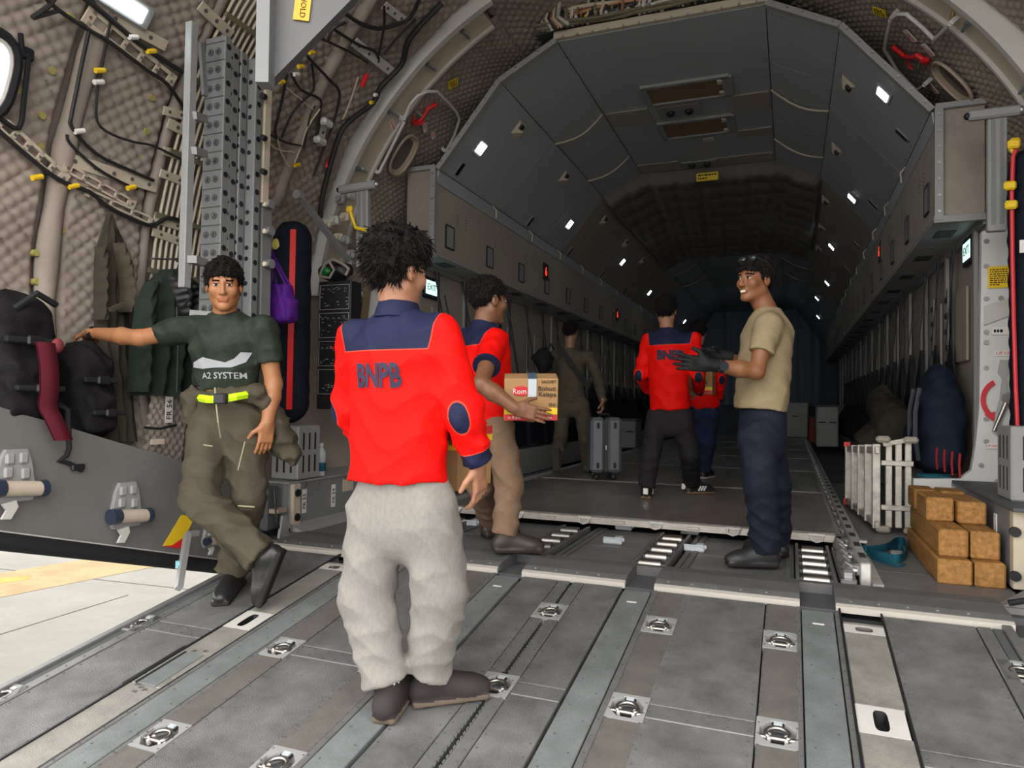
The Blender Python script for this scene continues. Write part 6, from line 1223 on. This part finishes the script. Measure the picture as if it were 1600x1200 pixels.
# ---- 4: man in flight suit with suitcase
d0 = dep(onz(890,740,.10)); j = lambda x, y, o=0.0: at(x, y, d0+o)
J = dict(head=j(892,519), neck=j(890,545), sl=j(866,556,.06), sr=j(921,556,-.06), el=j(856,590,.06), wl=j(864,615,.25), er=j(936,595,-.16), wr=j(942,626,-.34), hl=j(880,630,.03), hr=j(908,630,-.03), kl=j(876,685,.1), kr=j(915,685,.0), al=j(871,704,-.1), ar=onz(918,738,.10)+V(0,0,.10))
J['tl'] = V(0,.25,-1); J['ul'] = V(0,1,.25); J['tr'] = V(.1,1,0)
t, so_, tro = person('man in olive flight suit walking away with a suitcase', J, FY, V(.15,1,0), V(0,0,1), (.24,.12,.07), 'olive_cloth', 'olive_cloth', (mat('boot_tan', (.09,.08,.065), .8), mat('boot_tan_sole', (.05,.045,.04), .85)), .95, dict(r=dict(d=V(.02,0,-1), n=V(-1,0,0), t=-1, c=.7)), 'long', j(893,628), .15, .165, 1.4, (.092,.078,.074), .013, ('short',.008), amp=.006, seedv=4.)
collar(t, J['neck'], V(0,0,1), FY, 'olive_cloth', .066, .04); A, B = j(874,543,-.13), j(920,605,-.16); MB().beam(A, (A+B)/2+V(0,-.03,0), .06, .012, VW).beam((A+B)/2+V(0,-.03,0), B, .06, .012, VW).build('shoulder_strap', 'rubber', t); MB().tube([j(936,622,-.07),j(946,623,-.07)], .03, 8).build('watch', 'black', t)
c = j(850,563,-.27); t = thing('shoulder_bag', 'black bag hanging on the flight-suit man\'s left shoulder', 'bag', c-V(0,0,.12)); S = SDF(c-V(.22,.22,.25), c+V(.22,.22,.25), .016); S.ell(c, (.10,.10,.14), None, .02, sh=wrinkle(.01)); S.ell(c+V(-.06,0,.03), (.09,.07,.05), None, .03); sdf_obj('body', S, 'pack_black', t, 1); MB().tube([c+V(.05,-.05,.08),c+V(.09,-.06,.17),c+V(.10,.02,.12)], .012, 6).build('strap', 'rubber', t)
c = onz(943,748,.102); t = thing('suitcase', 'grey hard-shell suitcase on wheels beside the flight-suit man', 'suitcase', c); hh = (748-652)/F*dep(c)-.02; sm = mat('case_grey', (.13,.135,.15), .4, 0, .06, 6); u2 = nrm(V(0,0,1)+RT*.02)
for k, q_ in enumerate((-.085,.085)):
    cc = c+RT*q_+V(0,0,hh/2+.05); o = MB().box(cc, (.145,.38,hh-.06), np.stack([RT, ayy*0+nrm(VW*V(1,1,0)), V(0,0,1)], 1), .03).build('shell', sm, t)
    for z_ in (-.2,.2): MB().box(cc-VW*.19+V(0,0,z_), (.03,.02,.06), None, .01).build('bumper', 'black', o)
    for y_ in (-.14,.14): MB().cyl(c+RT*q_+VW*V(1,1,0)*y_+V(-.015,0,.032), c+RT*q_+VW*V(1,1,0)*y_+V(.015,0,.032), .03, n=12).build('wheel', 'black', t)
MB().box(c+V(0,0,hh/2+.05), (.03,.37,hh-.08), np.stack([RT, nrm(VW*V(1,1,0)), V(0,0,1)], 1)).build('zip_band', 'black', t); MB().box(c-VW*.19+V(0,0,hh*.55), (.02,.02,.05), None, .004).build('zip_pull', 'steel', t); MB().tube([c+V(-.05,0,hh+.02),c+V(-.05,0,hh+.05),c+V(.05,0,hh+.05),c+V(.05,0,hh+.02)], .012, 6).build('handle', 'black', t)
# ---- 5 and 6: two more in BNPB jackets
def bn(label, d0, hx, hy, nx, ny, sl, sr, el, er, wl, wr, hl, hr, kl, kr, al, ar, tl, tr, trous, hem, rc, hs, shoes, seedv, txt, yo=.125):
    j = lambda x, y, o=0.0: at(x, y, d0+o); J = dict(head=j(hx,hy), neck=j(nx,ny), sl=j(*sl), sr=j(*sr), el=j(*el), er=j(*er), wl=j(*wl), wr=j(*wr), hl=j(*hl), hr=j(*hr), kl=j(*kl), kr=j(*kr), al=al, ar=ar, tl=tl, tr=tr)
    t, so_, tro = person(label, J, FY, V(.1,1,0), V(0,0,1), (.33,.16,.09), 'bnpb_shirt', trous, shoes, hs, dict(r=dict(d=V(-.9,.12,0), n=V(0,1,0), t=1, c=.1)), 'long', j(*hem), rc-.01, rc, 1.45, (.09,.078,.072), .011, ('quiff',.012), bnpb_mask(J, FY, yo, .165), amp=.006, seedv=seedv)
    collar(t, J['neck'], V(0,0,1), FY, 'collar_navy', .064, .045)
    if txt: wrap_text('lettering', 'BNPB', .10, so_, j(nx+4,ny+40,-.13), (1,0,0), (0,0,1), 'print_navy', t, .006, sx=.85)
    return t, J
d5 = dep(onz(1040,781,.10)); mat('trouser_black', (.022,.02,.022), .8, 0, .2, 10, .2, 90); mat('denim', (.016,.025,.06), .8, 0, .25, 12, .2, 90); mat('white_sole', (.55,.5,.45), .7); mat('gum_sole', (.22,.14,.09), .7)
t, J5 = bn('young man in BNPB jacket and black trousers, centre of the pallet', d5, 1041,486, 1042,515, (1015,531,.07), (1083,530,-.06), (1001,584,.10), (1091,585,-.05), (1014,612,.34), (1092,611,.30), (1026,652,.04), (1066,652,-.03), (1017,710,.05), (1077,708,.0), onz(1010,779,.10)+V(0,0,.0985), onz(1081,772,.10)+V(0,0,.0985), V(-.1,1,0), V(.8,.6,0), 'trouser_black', (1046,640,.0), .165, .97, (mat('sneaker_black', (.015,.015,.016), .5), 'gum_sole', 'white_tag'), 5., True)
for a in 'lr':
    d_ = nrm(J5['t'+a]); s_ = np.cross(d_, V(0,0,1))
    for k in range(3): p = J5['a'+a]+d_*(.05+.025*k)+s_*.046+V(0,0,-.045); MB().beam(p-d_*.012+V(0,0,-.02), p+d_*.012+V(0,0,.02), .012, .006, s_).build('stripe', 'white_tag', t)
    MB().box(J5['a'+a]-d_*.078+V(0,0,-.03), (.04,.012,.05), None, .004).build('heel_tab', 'white_tag', t)
d6 = dep(onz(1098,750,.10))
bn('man in BNPB jacket and blue jeans beyond the centre man', d6, 1091,520, 1091,541, (1076,552,.05), (1119,552,-.05), (1072,595,.1), (1126,592,-.02), (1085,615,.3), (1122,628,.10), (1088,645,.03), (1110,645,-.03), (1086,690,.03), (1106,690,.0), onz(1088,748,.10)+V(0,.2,.0985), onz(1100,748,.10)+V(0,0,.0985), V(0,1,0), V(.3,1,0), 'denim', (1100,638,.0), .165, .95, ('sneaker_black', 'white_sole'), 6., False)
c = at(1089,616,d5+.46); t, FP, R = carton(c+V(0,.13,0), V(1,0,0), V(0,1,0), V(0,0,1), .26, .26, .22, 'carton_box', 'carton carried in front of the centre man in black trousers'); MB().box(FP(0,.02), (.258,.003,.03)).build('red_band', 'red_print', t); MB().box(FP(0,.05), (.258,.003,.03)).build('yellow_band', 'yellow', t); text('lettering', 'SNI', .04, FP(.06,.10)-V(0,.003,0), (1,0,0), (0,0,1), 'black_print', t)
# ---- 7: man in tan tee with black gloves
d0 = dep(onz(1178,888,.0)); j = lambda x, y, o=0.0: at(x, y, d0+o); f7 = nrm(-RT-VW*.25); f7[2] = 0
J = dict(head=j(1180,438,.0), neck=j(1200,482,.0), sl=j(1201,506,-.14), sr=j(1206,504,.17), el=j(1182,580,-.20), wl=j(1108,570,-.22), er=j(1170,575,.20), wr=j(1130,556,.12), hl=j(1184,682,-.08), hr=j(1196,682,.09), kl=j(1188,755,-.10), kr=j(1210,755,.10), al=onz(1197,890,.0)+V(0,0,.112), ar=onz(1216,876,.0)+V(-.01,.03,.112))
J['tl'] = -RT*V(1,1,0)+V(0,.05,0); J['tr'] = -RT*.7*V(1,1,0)+V(0,.7,0)
tan = mat('tan_tee', (.27,.21,.125), .8, 0, .07, 12, .2, 110); mat('navy_trouser', (.011,.015,.027), .75, 0, .12, 12, .2, 110); gl = mat('glove_black', (.012,.012,.013), .6, 0, .3, 40, .2, 160)
t, so_, tro = person('man in tan T-shirt, navy trousers and black gloves facing left', J, f7, nrm(-RT-VW*.55), V(.06,0,1), (.23,.095,.042), 'tan_tee', 'navy_trouser', (mat('shoe_black', (.016,.016,.018), .5), mat('shoe_black_sole', (.022,.02,.02), .8)), .98, dict(l=dict(d=nrm(-RT*1.0+V(0,0,.10)), n=nrm(VW+V(0,0,.2)), t=-1, c=.10, s=.32, glove='glove_black'), r=dict(d=nrm(-RT*.9+V(0,0,.15)), n=V(.1,-.6,-.6), t=1, c=.6, glove='glove_black')), 'short', j(1188,640,.0), .165, .160, 1.30, (.100,.086,.080), .0085, ('short',.012), amp=.006, mouth=.002, seedv=7.)
collar(t, J['neck'], V(0,0,1), f7, 'tan_tee', .060, .02)
wv = nrm(J['wl']-J['el']); p = J['wl']-wv*.065; MB().lathe(p-wv*.014, wv, [(.033,0),(.035,.006),(.035,.022),(.033,.028)], 18).build('watch_strap', 'black', t, True); MB().cyl(p-VW*.030, p-VW*.046, .024, n=18).build('watch_face', 'glass_dark', t, True)
hf = nrm(-RT-VW*.55); hr_ = np.cross(hf, V(0,0,1)); H = J['head']
for q_ in (-1,1): MB().ball(H+hf*.062+hr_*q_*.034+V(0,0,.108), (.028,.016,.020), 12, 8, np.stack([hr_, hf, V(0,0,1)], 1)).build('sunglasses_lens', 'glass_dark', t, True); MB().tube([H+hf*.06+hr_*q_*.062+V(0,0,.108), H+hf*.0+hr_*q_*.088+V(0,0,.08), H-hf*.04+hr_*q_*.086+V(0,0,.03)], .0035, 6).build('sunglasses_arm', 'black', t)
